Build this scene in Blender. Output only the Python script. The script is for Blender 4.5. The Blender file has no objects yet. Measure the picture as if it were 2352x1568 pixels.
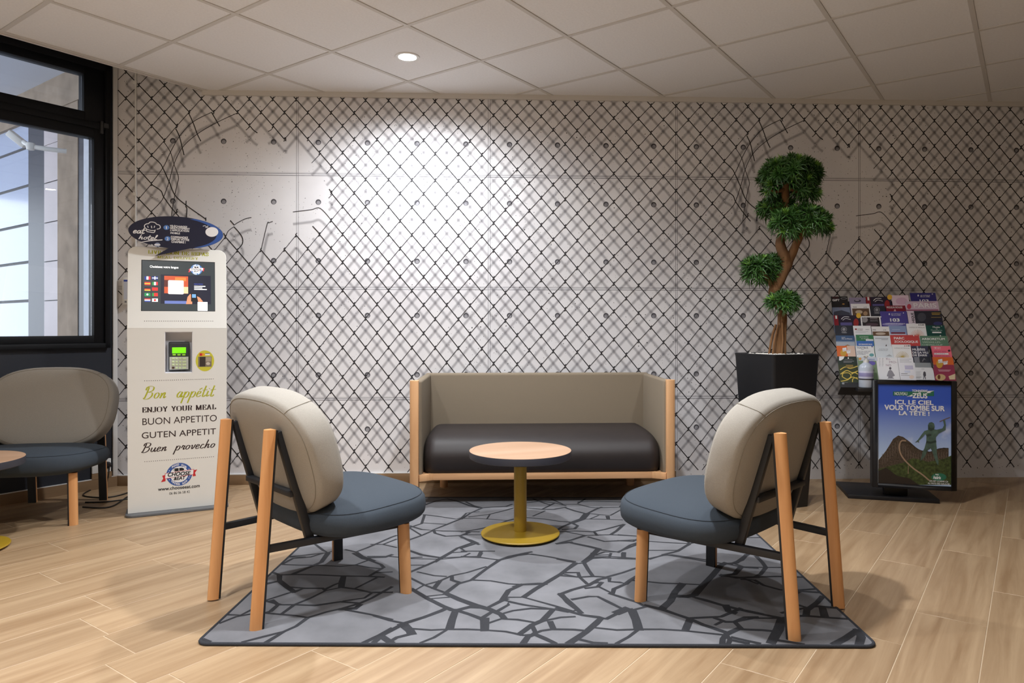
import bpy, bmesh, math, random
from mathutils import Vector, Matrix
random.seed(7)
S = bpy.context.scene
COL = S.collection
# ------------------------------------------------------------------ camera
FPX, CX, CY = 1625.15, 1211.9, 752.5          # focal length and principal point, photo pixels (2352 x 1568)
HC, WA, D = 1.0407, -0.0439, 4.7775           # camera height, camera yaw to the back wall, distance to it
CEIL = 2.607
cam_d = bpy.data.cameras.new('camera'); cam = bpy.data.objects.new('camera', cam_d); COL.objects.link(cam)
cam_d.sensor_width = 36; cam_d.lens = FPX*36/2352
cam_d.shift_x = -(CX-1176)/2352; cam_d.shift_y = -(784-CY)/2352
cam_d.clip_start = .05
cam.location = (0, 0, HC); cam.rotation_euler = (math.pi/2, 0, WA)
S.camera = cam
# ------------------------------------------------------------------ world and exposure
W_ = bpy.data.worlds.new('world'); S.world = W_; W_.use_nodes = True
bg = W_.node_tree.nodes['Background']; bg.inputs[0].default_value = (.86, .91, 1, 1); bg.inputs[1].default_value = 2.9
S.view_settings.view_transform = 'Standard'; S.view_settings.look = 'None'
S.view_settings.exposure = .36; S.view_settings.gamma = 1; S.view_settings.use_curve_mapping = False
# recessed ceiling lamps: (x, y, watts, cone); last three unseen, added for bounce light
LAMPS = [(-.516, 4.128, 138, 2.9), (-1.2, 2.2, 120, 2.35), (.3, 2.45, 175, 2.65), (1.45, 3.15, 52, 2.05), (-.6, .7, 120, 2.05), (-2.6, .7, 220, 2.05), (.7, .2, 70, 2.05), (-2.0, -.9, 280, 2.05)]
LAMP_COL = (.925, .96, 1)

# ------------------------------------------------------------------ photo geometry
ca, sa = math.cos(WA), math.sin(WA)
def ray(x, y):
    dx, dz = (x-CX)/FPX, -(y-CY)/FPX
    return Vector((dx*ca-sa, dx*sa+ca, dz))
CAMP = Vector((0, 0, HC))
def fl(x, y, z=0.):
    d = ray(x, y); return CAMP+d*((z-HC)/d.z)
def at(x, y, Y):
    d = ray(x, y); return CAMP+d*(Y/d.y)
def wl(x, y):                                   # on the back wall: (X, Z)
    p = at(x, y, D); return (p.x, p.z)
E1 = Vector((.6171, .7869, 0)); E2 = Vector((.7869, -.6171, 0)); UP = Vector((0, 0, 1))
CORNER = Vector((-2.496, D, 0))

# ------------------------------------------------------------------ materials
def lin(c):
    c /= 255; return c/12.92 if c <= .04045 else ((c+.055)/1.055)**2.4
def rgb(r, g, b): return (lin(r), lin(g), lin(b), 1)
MATS = {}
def N(nt, t, **kw):
    n = nt.nodes.new(t)
    for k, v in kw.items(): setattr(n, k, v)
    return n
def mat(name, col=(200, 200, 200), rough=.5, metal=0, emit=0, spec=.5, coat=0):
    if name in MATS: return MATS[name]
    m = bpy.data.materials.new(name); m.use_nodes = True; MATS[name] = m
    b = m.node_tree.nodes['Principled BSDF']
    c = rgb(*col)
    b.inputs['Base Color'].default_value = c; b.inputs['Roughness'].default_value = rough
    b.inputs['Metallic'].default_value = metal; b.inputs['Specular IOR Level'].default_value = spec
    if coat: b.inputs['Coat Weight'].default_value = coat
    if emit: b.inputs['Emission Color'].default_value = c; b.inputs['Emission Strength'].default_value = emit
    return m
def vary(m, scale=8, amt=.15, stretch=(1, 1, 1), bump=0, bscale=None, detail=4, coord='Object', dist=.002, rnd=0, contrast=None):
    """noise colour variation and noise bump on a plain material"""
    nt = m.node_tree; b = nt.nodes['Principled BSDF']; L = nt.links.new
    tc = N(nt, 'ShaderNodeTexCoord'); mp = N(nt, 'ShaderNodeMapping'); mp.inputs['Scale'].default_value = stretch
    L(tc.outputs[coord], mp.inputs['Vector']); vec = mp.outputs[0]
    if rnd:
        oi = N(nt, 'ShaderNodeObjectInfo'); ad = N(nt, 'ShaderNodeVectorMath', operation='ADD')
        mu = N(nt, 'ShaderNodeMath', operation='MULTIPLY'); mu.inputs[1].default_value = 37
        L(oi.outputs['Random'], mu.inputs[0]); L(vec, ad.inputs[0]); L(mu.outputs[0], ad.inputs[1]); vec = ad.outputs[0]
    if amt:
        no = N(nt, 'ShaderNodeTexNoise'); no.inputs['Scale'].default_value = scale; no.inputs['Detail'].default_value = detail
        L(vec, no.inputs['Vector'])
        rp = N(nt, 'ShaderNodeValToRGB')
        c = b.inputs['Base Color'].default_value
        lo, hi = contrast or (.3, .7)
        rp.color_ramp.elements[0].position = lo; rp.color_ramp.elements[1].position = hi
        rp.color_ramp.elements[0].color = (*[v*(1-amt) for v in c[:3]], 1); rp.color_ramp.elements[1].color = (*[min(1, v*(1+amt)) for v in c[:3]], 1)
        L(no.outputs['Fac'], rp.inputs[0]); out = rp.outputs[0]
        if rnd:
            hs = N(nt, 'ShaderNodeHueSaturation'); ma = N(nt, 'ShaderNodeMapRange')
            ma.inputs['To Min'].default_value = 1-rnd; ma.inputs['To Max'].default_value = 1+rnd
            L(oi.outputs['Random'], ma.inputs['Value']); L(ma.outputs[0], hs.inputs['Value']); L(out, hs.inputs['Color']); out = hs.outputs[0]
        L(out, b.inputs['Base Color'])
    if bump:
        n2 = N(nt, 'ShaderNodeTexNoise'); n2.inputs['Scale'].default_value = bscale or scale*4; n2.inputs['Detail'].default_value = 3
        L(vec, n2.inputs['Vector'])
        bp = N(nt, 'ShaderNodeBump'); bp.inputs['Strength'].default_value = bump; bp.inputs['Distance'].default_value = dist
        L(n2.outputs['Fac'], bp.inputs['Height']); L(bp.outputs[0], b.inputs['Normal'])
    return m
def wood(name, c1, c2, rough=.45, axis=0, rnd=0, scale=1.):
    """long grain along one object axis"""
    if name in MATS: return MATS[name]
    m = mat(name, c1, rough); nt = m.node_tree; b = nt.nodes['Principled BSDF']; L = nt.links.new
    tc = N(nt, 'ShaderNodeTexCoord'); mp = N(nt, 'ShaderNodeMapping')
    s = [14*scale]*3; s[axis] = .9*scale; mp.inputs['Scale'].default_value = s
    oi = N(nt, 'ShaderNodeObjectInfo'); mu = N(nt, 'ShaderNodeMath', operation='MULTIPLY'); mu.inputs[1].default_value = 53
    L(oi.outputs['Random'], mu.inputs[0]); ad = N(nt, 'ShaderNodeVectorMath', operation='ADD')
    L(tc.outputs['Object'], mp.inputs[0]); L(mp.outputs[0], ad.inputs[0]); L(mu.outputs[0], ad.inputs[1])
    n1 = N(nt, 'ShaderNodeTexNoise'); n1.inputs['Scale'].default_value = 1; n1.inputs['Detail'].default_value = 6; n1.inputs['Roughness'].default_value = .62; n1.inputs['Distortion'].default_value = .6
    L(ad.outputs[0], n1.inputs['Vector'])
    rp = N(nt, 'ShaderNodeValToRGB'); rp.color_ramp.elements[0].position = .32; rp.color_ramp.elements[1].position = .68
    rp.color_ramp.elements[0].color = rgb(*c2); rp.color_ramp.elements[1].color = rgb(*c1)
    L(n1.outputs['Fac'], rp.inputs[0])
    hs = N(nt, 'ShaderNodeHueSaturation'); ma = N(nt, 'ShaderNodeMapRange'); ma.inputs['To Min'].default_value = 1-rnd; ma.inputs['To Max'].default_value = 1+rnd
    L(oi.outputs['Random'], ma.inputs['Value']); L(ma.outputs[0], hs.inputs['Value']); L(rp.outputs[0], hs.inputs['Color'])
    L(hs.outputs[0], b.inputs['Base Color'])
    bp = N(nt, 'ShaderNodeBump'); bp.inputs['Strength'].default_value = .12; bp.inputs['Distance'].default_value = .001
    L(n1.outputs['Fac'], bp.inputs['Height']); L(bp.outputs[0], b.inputs['Normal'])
    return m

# ------------------------------------------------------------------ mesh building
class MB:
    def __init__(s): s.v = []; s.f = []
    def add(s, vs, fs):
        o = len(s.v); s.v += [tuple(p) for p in vs]; s.f += [[i+o for i in q] for q in fs]; return s
    def box(s, x0, x1, y0, y1, z0, z1):
        return s.add([(x, y, z) for z in (z0, z1) for y in (y0, y1) for x in (x0, x1)],
                     [(0, 2, 3, 1), (4, 5, 7, 6), (0, 1, 5, 4), (2, 6, 7, 3), (0, 4, 6, 2), (1, 3, 7, 5)])
    def prism(s, poly, z0, z1):                  # polygon (x,y), counter-clockwise, extruded in z
        n = len(poly)
        return s.add([(x, y, z0) for x, y in poly]+[(x, y, z1) for x, y in poly],
                     [list(range(n))[::-1], list(range(n, 2*n))]+[(i, (i+1) % n, n+(i+1) % n, n+i) for i in range(n)])
    def prism_y(s, poly, y0, y1):                # polygon (x,z) extruded in y
        n = len(poly)
        return s.add([(x, y0, z) for x, z in poly]+[(x, y1, z) for x, z in poly],
                     [list(range(n)), list(range(n, 2*n))[::-1]]+[(i, n+i, n+(i+1) % n, (i+1) % n) for i in range(n)])
    def sweep(s, path, sect, closed=False, caps=True, up=UP):
        """section [(a,b)..] swept along path; a along side, b along 'up-ish'"""
        path = [Vector(p) for p in path]; n = len(path); m = len(sect[0]) if isinstance(sect[0], list) else len(sect); vs = []
        for i, p in enumerate(path):
            a = path[(i-1) % n] if closed else path[max(0, i-1)]; b = path[(i+1) % n] if closed else path[min(n-1, i+1)]
            t = (b-a).normalized(); u = up if abs(t.dot(up)) < .97 else Vector((1, 0, 0))
            side = t.cross(u).normalized(); u2 = side.cross(t)
            vs += [p+side*x+u2*y for x, y in (sect[i] if isinstance(sect[0], list) else sect)]
        fs = []
        for i in range(n if closed else n-1):
            for j in range(m):
                fs.append((i*m+j, ((i+1) % n)*m+j, ((i+1) % n)*m+(j+1) % m, i*m+(j+1) % m))
        if caps and not closed: fs += [list(range(m)), list(range((n-1)*m, n*m))[::-1]]
        return s.add(vs, fs)
    def tube(s, path, r, seg=8, closed=False, up=UP):
        rs = r if isinstance(r, (list, tuple)) else None
        if rs:
            return s.sweep(path, [[(q*math.cos(2*math.pi*k/seg), q*math.sin(2*math.pi*k/seg)) for k in range(seg)] for q in rs], closed, up=up)
        return s.sweep(path, [(r*math.cos(2*math.pi*k/seg), r*math.sin(2*math.pi*k/seg)) for k in range(seg)], closed)
    def bar(s, a, b, w, h=None, up=UP):
        h = h or w; return s.sweep([a, b], [(-w/2, -h/2), (w/2, -h/2), (w/2, h/2), (-w/2, h/2)], up=up)
    def lathe(s, prof, seg=48, c=(0, 0, 0), caps=True):
        n = len(prof); vs = []; fs = []
        for k in range(seg):
            a = 2*math.pi*k/seg
            vs += [(c[0]+r*math.cos(a), c[1]+r*math.sin(a), c[2]+z) for r, z in prof]
        for k in range(seg):
            for i in range(n-1):
                fs.append((k*n+i, ((k+1) % seg)*n+i, ((k+1) % seg)*n+i+1, k*n+i+1))
        if caps and prof[0][0] > 1e-6: fs.append([k*n for k in range(seg)][::-1])
        if caps and prof[-1][0] > 1e-6: fs.append([k*n+n-1 for k in range(seg)])
        return s.add(vs, fs)
    def mesh(s, name, bevel=0, segs=2, smooth=None):
        me = bpy.data.meshes.new(name)
        bm = bmesh.new(); vv = [bm.verts.new(p) for p in s.v]
        for q in s.f:
            q2 = []
            for i in q:
                if i not in q2: q2.append(i)
            if len(q2) > 2:
                try: bm.faces.new([vv[i] for i in q2])
                except ValueError: pass
        bmesh.ops.remove_doubles(bm, verts=bm.verts, dist=1e-6)
        bmesh.ops.recalc_face_normals(bm, faces=bm.faces)
        if bevel:
            es = [e for e in bm.edges if len(e.link_faces) == 2 and e.calc_face_angle(0) > .5]
            bmesh.ops.bevel(bm, geom=es, offset=bevel, segments=segs, affect='EDGES', profile=.5, clamp_overlap=True)
        bm.to_mesh(me); bm.free()
        if smooth is not None or bevel:
            for p in me.polygons: p.use_smooth = True
            me.set_sharp_from_angle(angle=math.radians(smooth if smooth is not None else 40))
        return me
def obj(name, me, m=None, parent=None, loc=(0, 0, 0), rot=(0, 0, 0), **kw):
    if isinstance(me, MB): me = me.mesh(name, kw.get('bevel', 0), kw.get('segs', 2), kw.get('smooth'))
    o = bpy.data.objects.new(name, me); COL.objects.link(o)
    if m is not None:
        me.materials.clear(); me.materials.append(m)
    o.parent = parent; o.location = loc; o.rotation_euler = rot
    return o
def tag(o, label=None, cat=None, group=None, kind=None):
    if label: o['label'] = label
    if cat: o['category'] = cat
    if group: o['group'] = group
    if kind: o['kind'] = kind
    return o
def thing(name, label, cat, loc=(0, 0, 0), rz=0, group=None):
    o = bpy.data.objects.new(name, None); COL.objects.link(o); o.location = loc; o.rotation_euler = (0, 0, rz); o.empty_display_size = .1
    return tag(o, label, cat, group)
def struct(name, me, m=None, parent=None, **kw):
    o = obj(name, me, m, parent, **kw)
    if parent is None: o['kind'] = 'structure'
    return o
def copy_tree(o, parent=None):
    c = o.copy(); COL.objects.link(c); c.parent = parent
    for ch in list(o.children): copy_tree(ch, c)
    return c
def clip(poly, p, n):                            # keep the side where (q-p).n >= 0
    out = []
    for i, a in enumerate(poly):
        b = poly[(i+1) % len(poly)]; da = (a-p).dot(n); db = (b-p).dot(n)
        if da >= 0: out.append(a)
        if da*db < 0: out.append(a+(b-a)*(da/(da-db)))
    return out
def area(poly): return .5*sum(a.x*b.y-b.x*a.y for a, b in zip(poly, poly[1:]+poly[:1]))
V2 = lambda x, y: Vector((x, y))
def catmull(pts, n=8, closed=False):
    P = [Vector(p) for p in pts]; out = []; m = len(P)
    for i in range(m if closed else m-1):
        g = lambda k: P[k % m] if closed else P[min(m-1, max(0, k))]
        a, b, c, d = g(i-1), g(i), g(i+1), g(i+2)
        for j in range(n):
            t = j/n; out.append(.5*((2*b)+(c-a)*t+(2*a-5*b+4*c-d)*t*t+(3*b-a-3*c+d)*t**3))
    if not closed: out.append(P[-1])
    return out
def spow(c, e): return math.copysign(abs(c)**e, c)
def superell(a, b, c, e1, e2, n=16):
    m = MB(); vs = []; fs = []; nu, nv = n, 3*n
    for i in range(nu+1):
        u = -math.pi/2+math.pi*i/nu
        for j in range(nv):
            v = 2*math.pi*j/nv
            vs.append((a*spow(math.cos(u), e1)*spow(math.cos(v), e2), b*spow(math.cos(u), e1)*spow(math.sin(v), e2), c*spow(math.sin(u), e1)))
    for i in range(nu):
        for j in range(nv): fs.append((i*nv+j, i*nv+(j+1) % nv, (i+1)*nv+(j+1) % nv, (i+1)*nv+j))
    return m.add(vs, fs)

# ------------------------------------------------------------------ flat panels with print on them
class Panel:
    """a flat surface: origin, x to the right, z up along the surface, viewer on the -y side"""
    def __init__(s, o, x, z, lift=0):
        s.x = Vector(x).normalized(); s.z = Vector(z).normalized(); s.y = s.z.cross(s.x); s.o = Vector(o)-s.y*lift
        s.M = Matrix((s.x, s.y, s.z)).transposed().to_4x4(); s.M.translation = s.o
    def px(s, p):
        d = ray(*p); t = (s.o-CAMP).dot(s.y)/d.dot(s.y); q = CAMP+d*t-s.o
        return (q.dot(s.x), q.dot(s.z))
    def polyl(s, parent, name, m, polys, lift=.0006):   # polygons already in panel coordinates
        mb = MB(); lift *= .35
        for q in polys: mb.add([(u, -lift, w) for u, w in q], [list(range(len(q)))])
        return obj(name, mb, m, parent)
    def poly(s, parent, name, m, polys, lift=.0006):
        return s.polyl(parent, name, m, [[s.px(p) for p in q] for q in polys], lift)
    def span(s, p0, p1):                           # box from pixels: left/right at mid height, bottom/top at mid width
        xm, ym = (p0[0]+p1[0])/2, (p0[1]+p1[1])/2
        return (s.px((p0[0], ym))[0], s.px((xm, p0[1]))[1]), (s.px((p1[0], ym))[0], s.px((xm, p1[1]))[1])
    def rect(s, parent, name, m, x0, y0, x1, y1, lift=.0006):
        a, b = s.span((x0, y1), (x1, y0)); return s.polyl(parent, name, m, [[a, (b[0], a[1]), b, (a[0], b[1])]], lift)
    def ell(s, parent, name, m, x, y, rx, ry, lift=.0006, n=28):
        return s.poly(parent, name, m, [[(x+rx*math.cos(2*math.pi*k/n), y-ry*math.sin(2*math.pi*k/n)) for k in range(n)]], lift)
    def text(s, parent, txt, m, p0, p1, lift=.0012, bold=0, shear=0, name='lettering'):
        """p0 = left end of the baseline, p1 = right end at cap height (pixels)"""
        a, b = s.span(p0, p1); cu = bpy.data.curves.new('t', 'FONT'); cu.body = txt; cu.shear = shear; cu.resolution_u = 4; lift *= .35
        t = bpy.data.objects.new('t', cu); me = bpy.data.meshes.new_from_object(t)
        bpy.data.objects.remove(t); bpy.data.curves.remove(cu)
        xs = [v.co.x for v in me.vertices]; ys = [v.co.y for v in me.vertices]
        if not xs: return None
        x0, x1, y0, y1 = min(xs), max(xs), min(ys), max(ys)
        # heavier weights: the glyphs printed a few times, slightly displaced
        mb = MB(); P0 = [(v.co.x, v.co.y) for v in me.vertices]; F0 = [list(p.vertices) for p in me.polygons]
        for k, (dx, dy) in enumerate(((0, 0),) if not bold else ((-bold, -bold), (bold, -bold), (bold, bold), (-bold, bold), (0, 0))):
            mb.add([(a[0]+(x+dx-x0+bold)/(x1-x0+2*bold)*(b[0]-a[0]), -lift-k*1e-5, a[1]+(y+dy-y0+bold)/(y1-y0+2*bold)*(b[1]-a[1])) for x, y in P0], F0)
        m2 = bpy.data.meshes.new(name); m2.from_pydata(mb.v, [], mb.f); bpy.data.meshes.remove(me)
        return obj(name, m2, m, parent)
    def strokes(s, parent, txt, m, p0, p1, font, thick=.16, thin=.05, slant=0, gap=.16, space=.45, lift=.0012, pen=0, name='lettering'):
        """lettering from pen strokes; down strokes thick, hair strokes thin; one object for each word"""
        xo = 0; words = [[]]; lift *= .35
        for chh in txt:
            if chh == ' ': xo += space; words.append([]); continue
            w, st = font[chh]
            for q in st:
                if q[0] == 'c': q = catmull([Vector(p) for p in q[1:]], 8)
                elif font is SCRIPT and len(q) > 2: q = catmull([Vector(p) for p in q], 6)
                words[-1].append([(x+xo+slant*y, y) for x, y in q])
            xo += w+gap
        a, b = s.span(p0, p1)
        xs = [p[0] for wd in words for l in wd for p in l]; x0, x1 = min(xs), max(xs)
        sx = (b[0]-a[0])/(x1-x0); sy = b[1]-a[1]; k = 0
        for wd in words:
            mb = MB()
            for l in wd:
                P = [Vector(((x-x0)*sx+a[0], y*sy+a[1])) for x, y in l]; vs = []
                for i, p in enumerate(P):
                    t = (P[min(i+1, len(P)-1)]-P[max(i-1, 0)]).normalized(); n = Vector((-t.y, t.x))
                    c = abs(t.x*math.sin(pen)+t.y*math.cos(pen))
                    w = (thin+(thick-thin)*c**2)*abs(sy)/2
                    vs += [(p.x+n.x*w, -lift-k*2e-6, p.y+n.y*w), (p.x-n.x*w, -lift-k*2e-6, p.y-n.y*w)]
                mb.add(vs, [(2*i, 2*i+1, 2*i+3, 2*i+2) for i in range(len(P)-1)]); k += 1
            obj(name, mb, m, parent)
def place(o, pan): o.matrix_world = pan.M; return o
SERIF = {'E': (.62, [[(.12, 0), (.12, 1)], [(0, 1), (.58, 1)], [(0, .0), (.6, 0)], [(.12, .52), (.42, .52)], [(.57, 1), (.57, .78)], [(.6, 0), (.6, .24)], [(.42, .62), (.42, .42)]]),
 'N': (.8, [[(.12, 0), (.12, 1)], [(.08, 1), (.66, 0)], [(.68, 0), (.68, 1)], [(0, 0), (.26, 0)], [(.54, 1), (.82, 1)], [(0, 1), (.14, 1)]]),
 'J': (.5, [['c', (.36, 1), (.36, .3), (.3, .04), (.1, -.02), (.02, .14)], [(.2, 1), (.52, 1)]]),
 'O': (.8, [['c', (.4, 1), (.1, .85), (.06, .5), (.1, .15), (.4, 0), (.7, .15), (.74, .5), (.7, .85), (.4, 1)]]),
 'Y': (.74, [[(.1, 1), (.4, .45)], [(.4, .5), (.4, 0)], [(.4, .47), (.66, 1)], [(0, 1), (.28, 1)], [(.54, 1), (.78, 1)], [(.26, 0), (.54, 0)]]),
 'U': (.76, [['c', (.13, 1), (.13, .35), (.2, .06), (.42, 0), (.6, .08), (.66, .35), (.66, 1)], [(0, 1), (.28, 1)], [(.54, 1), (.78, 1)]]),
 'R': (.74, [[(.14, 0), (.14, 1)], [(0, 1), (.4, 1)], ['c', (.36, 1), (.56, .92), (.6, .76), (.54, .58), (.36, .5)], [(.14, .5), (.4, .5)], ['c', (.4, .5), (.52, .42), (.54, .12), (.68, .0)], [(0, 0), (.28, 0)]]),
 'M': (.96, [[(.1, 0), (.1, 1)], [(.12, 1), (.46, 0)], [(.46, 0), (.8, 1)], [(.82, 0), (.82, 1)], [(0, 1), (.16, 1)], [(0, 0), (.22, 0)], [(.68, 0), (.96, 0)]]),
 'A': (.76, [[(.08, 0), (.36, 1)], [(.36, 1), (.64, 0)], [(.2, .32), (.54, .32)], [(0, 0), (.2, 0)], [(.5, 0), (.76, 0)]]),
 'L': (.6, [[(.14, 0), (.14, 1)], [(0, 1), (.3, 1)], [(0, 0), (.56, 0)], [(.56, 0), (.56, .3)]]),
 'I': (.3, [[(.15, 0), (.15, 1)], [(0, 0), (.3, 0)], [(0, 1), (.3, 1)]]),
 'V': (.74, [[(.1, 1), (.4, 0)], [(.4, 0), (.64, 1)], [(0, 1), (.26, 1)], [(.54, 1), (.76, 1)]]),
 'S': (.54, [['c', (.48, .8), (.3, 1), (.08, .86), (.12, .62), (.42, .42), (.48, .18), (.26, 0), (.04, .2)], [(.5, 1), (.5, .7)], [(.03, 0), (.03, .3)]]),
 'D': (.78, [[(.14, 0), (.14, 1)], [(0, 1), (.36, 1)], [(0, 0), (.36, 0)], ['c', (.34, 1), (.62, .86), (.7, .5), (.62, .14), (.34, 0)]]),
 'P': (.62, [[(.14, 0), (.14, 1)], [(0, 1), (.36, 1)], ['c', (.34, 1), (.54, .92), (.6, .74), (.54, .56), (.34, .48)], [(.14, .48), (.36, .48)], [(0, 0), (.3, 0)]])}
SCRIPT = {'B': (.66, [[(.16, .98), (.14, .6), (.06, .02)], [(.0, .72), (.02, .95), (.25, 1.06), (.52, .96), (.5, .68), (.2, .54)], [(.2, .54), (.5, .5), (.56, .24), (.36, .0), (.08, -.04), (-.04, .08)]]),
 'o': (.4, [[(.26, .48), (.1, .42), (.04, .2), (.12, .02), (.28, .08), (.36, .3), (.26, .48)], [(.3, .42), (.42, .4)]]),
 'n': (.46, [[(.04, .46), (.08, .3), (.04, 0)], [(.06, .1), (.2, .42), (.32, .46), (.3, .2), (.32, .02), (.46, .14)]]),
 'a': (.44, [[(.34, .44), (.18, .5), (.04, .26), (.1, .02), (.24, .08), (.36, .44)], [(.38, .48), (.34, .2), (.36, .02), (.48, .14)]]),
 'p': (.44, [[(.08, .48), (.06, .1), (.0, -.5)], [(.06, .14), (.2, .46), (.38, .4), (.36, .12), (.22, -.02), (.1, .06)]]),
 'e': (.36, [[(.04, .22), (.26, .3), (.28, .46), (.14, .48), (.04, .24), (.12, .0), (.38, .12)]]),
 'é': (.36, [[(.04, .22), (.26, .3), (.28, .46), (.14, .48), (.04, .24), (.12, .0), (.38, .12)], [(.12, .62), (.32, .76)]]),
 't': (.28, [[(.16, .94), (.1, .4), (.1, .04), (.2, .0), (.32, .14)], [(-.06, .56), (.36, .6)]]),
 'i': (.24, [[(.1, .48), (.06, .2), (.1, .02), (.28, .14)], [(.12, .66), (.125, .7)]]),
 'u': (.46, [[(.06, .48), (.04, .16), (.14, .0), (.28, .14), (.36, .48)], [(.37, .48), (.34, .14), (.4, .0), (.5, .12)]]),
 'r': (.34, [[(.04, .2), (.12, .5), (.16, .44), (.3, .44), (.24, .2), (.26, .02), (.38, .12)]]),
 'v': (.38, [[(.02, .4), (.1, .46), (.12, .2), (.16, .02), (.3, .2), (.36, .48), (.42, .42)]]),
 'c': (.34, [[(.3, .4), (.2, .5), (.06, .34), (.06, .1), (.18, .0), (.36, .12)]]),
 'h': (.48, [[(.16, 1.0), (.1, .5), (.04, 0)], [(.08, .14), (.2, .42), (.34, .46), (.32, .2), (.34, .02), (.48, .14)]]),
 'l': (.24, [[(.0, .2), (.16, .6), (.22, .92), (.14, .98), (.08, .6), (.08, .06), (.16, .0), (.3, .14)]])}
# ================================================================== THE SETTING
ANG = math.atan2(E1.y, E1.x)
m_grout = mat('floor grout', (188, 166, 138), .8)
m_floor = wood('oak look floor tile', (176, 149, 117), (146, 117, 86), .42, 0, .06, 1.3)
m_navy = vary(mat('navy painted wall', (34, 38, 48), .55), 3, .1)
m_offw = mat('off white plaster', (228, 226, 222), .9)
m_tile = vary(mat('mineral ceiling tile', (238, 237, 237), .95), 90, .03, bump=.1, bscale=300)
m_bar = mat('ceiling grid enamel', (212, 208, 203), .6)
m_trimw = mat('white lacquer', (226, 225, 224), .5)
m_black = mat('black lacquered aluminium', (13, 14, 18), .5, spec=.25)
m_base = wood('baseboard oak look tile', (150, 122, 92), (128, 102, 74), .5, 0, .06, .8)
# floor: slab with grout, then plank by plank
floor = struct('floor', MB().box(-4.3, 4.7, -3.1, D+.05, -.06, -.0009), m_grout)
PW, PL, U0 = .2205, .9, -.132
known = {-1: 3.836, -2: 3.508, -3: 3.938, 0: 3.347, -11: 1.11, -10: 1.02, -14: 1.605, -15: 1.238, -13: 1.234}
full = MB().box(-PL/2+.0012, PL/2-.0012, -PW/2+.0012, PW/2-.0012, -.009, 0).mesh('plank', .0012, 1)
full.materials.append(m_floor)
R2 = Matrix.Rotation(-ANG, 2)
for r in range(-24, 16):
    off = known.get(r, 3.836+.3*(r % 3)+random.uniform(-.06, .06))
    for k in range(-8, 8):
        v0 = off+PL*k; u = U0+PW*(r+.5); vc = v0+PL/2
        c = (E2*u+E1*vc).to_2d()
        if not (-3.9 < c.x < 4.6 and 1.25 < c.y < 5.6): continue
        if (c.to_3d()-CAMP).length > 7: continue
        cor = [(c+E1.to_2d()*(a*(PL/2-.0012))+E2.to_2d()*(b*(PW/2-.0012))) for a, b in ((-1, -1), (-1, 1), (1, 1), (1, -1))]
        q = cor if area(cor) > 0 else cor[::-1]
        q2 = clip(clip(q, V2(0, D-.001), V2(0, -1)), CORNER.to_2d(), E2.to_2d())
        if len(q2) < 3 or abs(area(q2)) < .002: continue
        if abs(area(q2)-area(q)) < 1e-6: o = obj('plank', full, None, floor)
        else:
            lp = [R2 @ (p-c) for p in q2]
            o = obj('plank', MB().prism([(p.x, p.y) for p in lp], -.009, 0), m_floor, floor)
        o.location = (c.x, c.y, 0); o.rotation_euler = (0, 0, ANG)
# ceiling: slab, grid bars, tiles
ceil = struct('ceiling', MB().prism([(-4.3, -3.1), (4.7, -3.1), (4.7, D+.02), (-1.945, D+.02), (-2.641+.0, 3.887), (-4.3, 1.771)], CEIL+.02, CEIL+.06), m_tile)
struct('ceiling_upper', MB().box(-4.4, 4.8, -3.2, D+.2, 3.05, 3.15), m_offw)
CE = V2(-2.641, 3.887); G0 = V2(-2.250, 4.339); e1, e2 = E1.to_2d(), E2.to_2d()
def inceil(q): return clip(clip(clip(q, V2(0, D-.002), V2(0, -1)), CE, e2), V2(0, 2.0), V2(0, 1))
tl = MB().box(-.289, .289, -.289, .289, CEIL+.004, CEIL+.019).mesh('ceiling_tile', .002, 1); tl.materials.append(m_tile)
for i in range(-2, 14):
    for j in range(-9, 9):
        c = G0+e2*(.6*(i+.5))+e1*(.6*(j+.5))
        if c.x > 4.7: continue
        q = [c+e1*a+e2*b for a, b in ((-.289, -.289), (-.289, .289), (.289, .289), (.289, -.289))]
        q = q if area(q) > 0 else q[::-1]
        p = inceil(q)
        if len(p) < 3 or abs(area(p)) < .003: continue
        if abs(area(p)-area(q)) < 1e-6: o = obj('ceiling_tile', tl, None, ceil, (c.x, c.y, 0), (0, 0, ANG))
        else: o = obj('ceiling_tile', MB().prism([tuple(x-c) for x in p], CEIL+.004, CEIL+.019), m_tile, ceil, (c.x, c.y, 0))
for a, b, rng in ((e1, e2, range(-2, 14)), (e2, e1, range(-9, 9))):
    for i in rng:
        c = G0+b*(.6*i); q = [c+a*s+b*w for s, w in ((-9, -.011), (9, -.011), (9, .011), (-9, .011))]
        q = q if area(q) > 0 else q[::-1]
        p = inceil(q)
        p = clip(p, V2(4.7, 0), V2(-1, 0)) if len(p) > 2 else p
        if len(p) > 2 and abs(area(p)) > .001: obj('grid_bar', MB().prism([tuple(x) for x in p], CEIL+(.0007 if b is e1 else 0), CEIL+.02), m_bar, ceil)
struct('trim_1', MB().box(-1.945, 4.65, D-.016, D, CEIL-.028, CEIL+.02), m_bar)
struct('trim_2', MB().prism([tuple(CE-e1*2.6), tuple(CE-e1*2.6+e2*.012), tuple(CE+e1*1.15+e2*.012), tuple(CE+e1*1.15)], CEIL-.006, CEIL+.065), m_bar)
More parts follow.
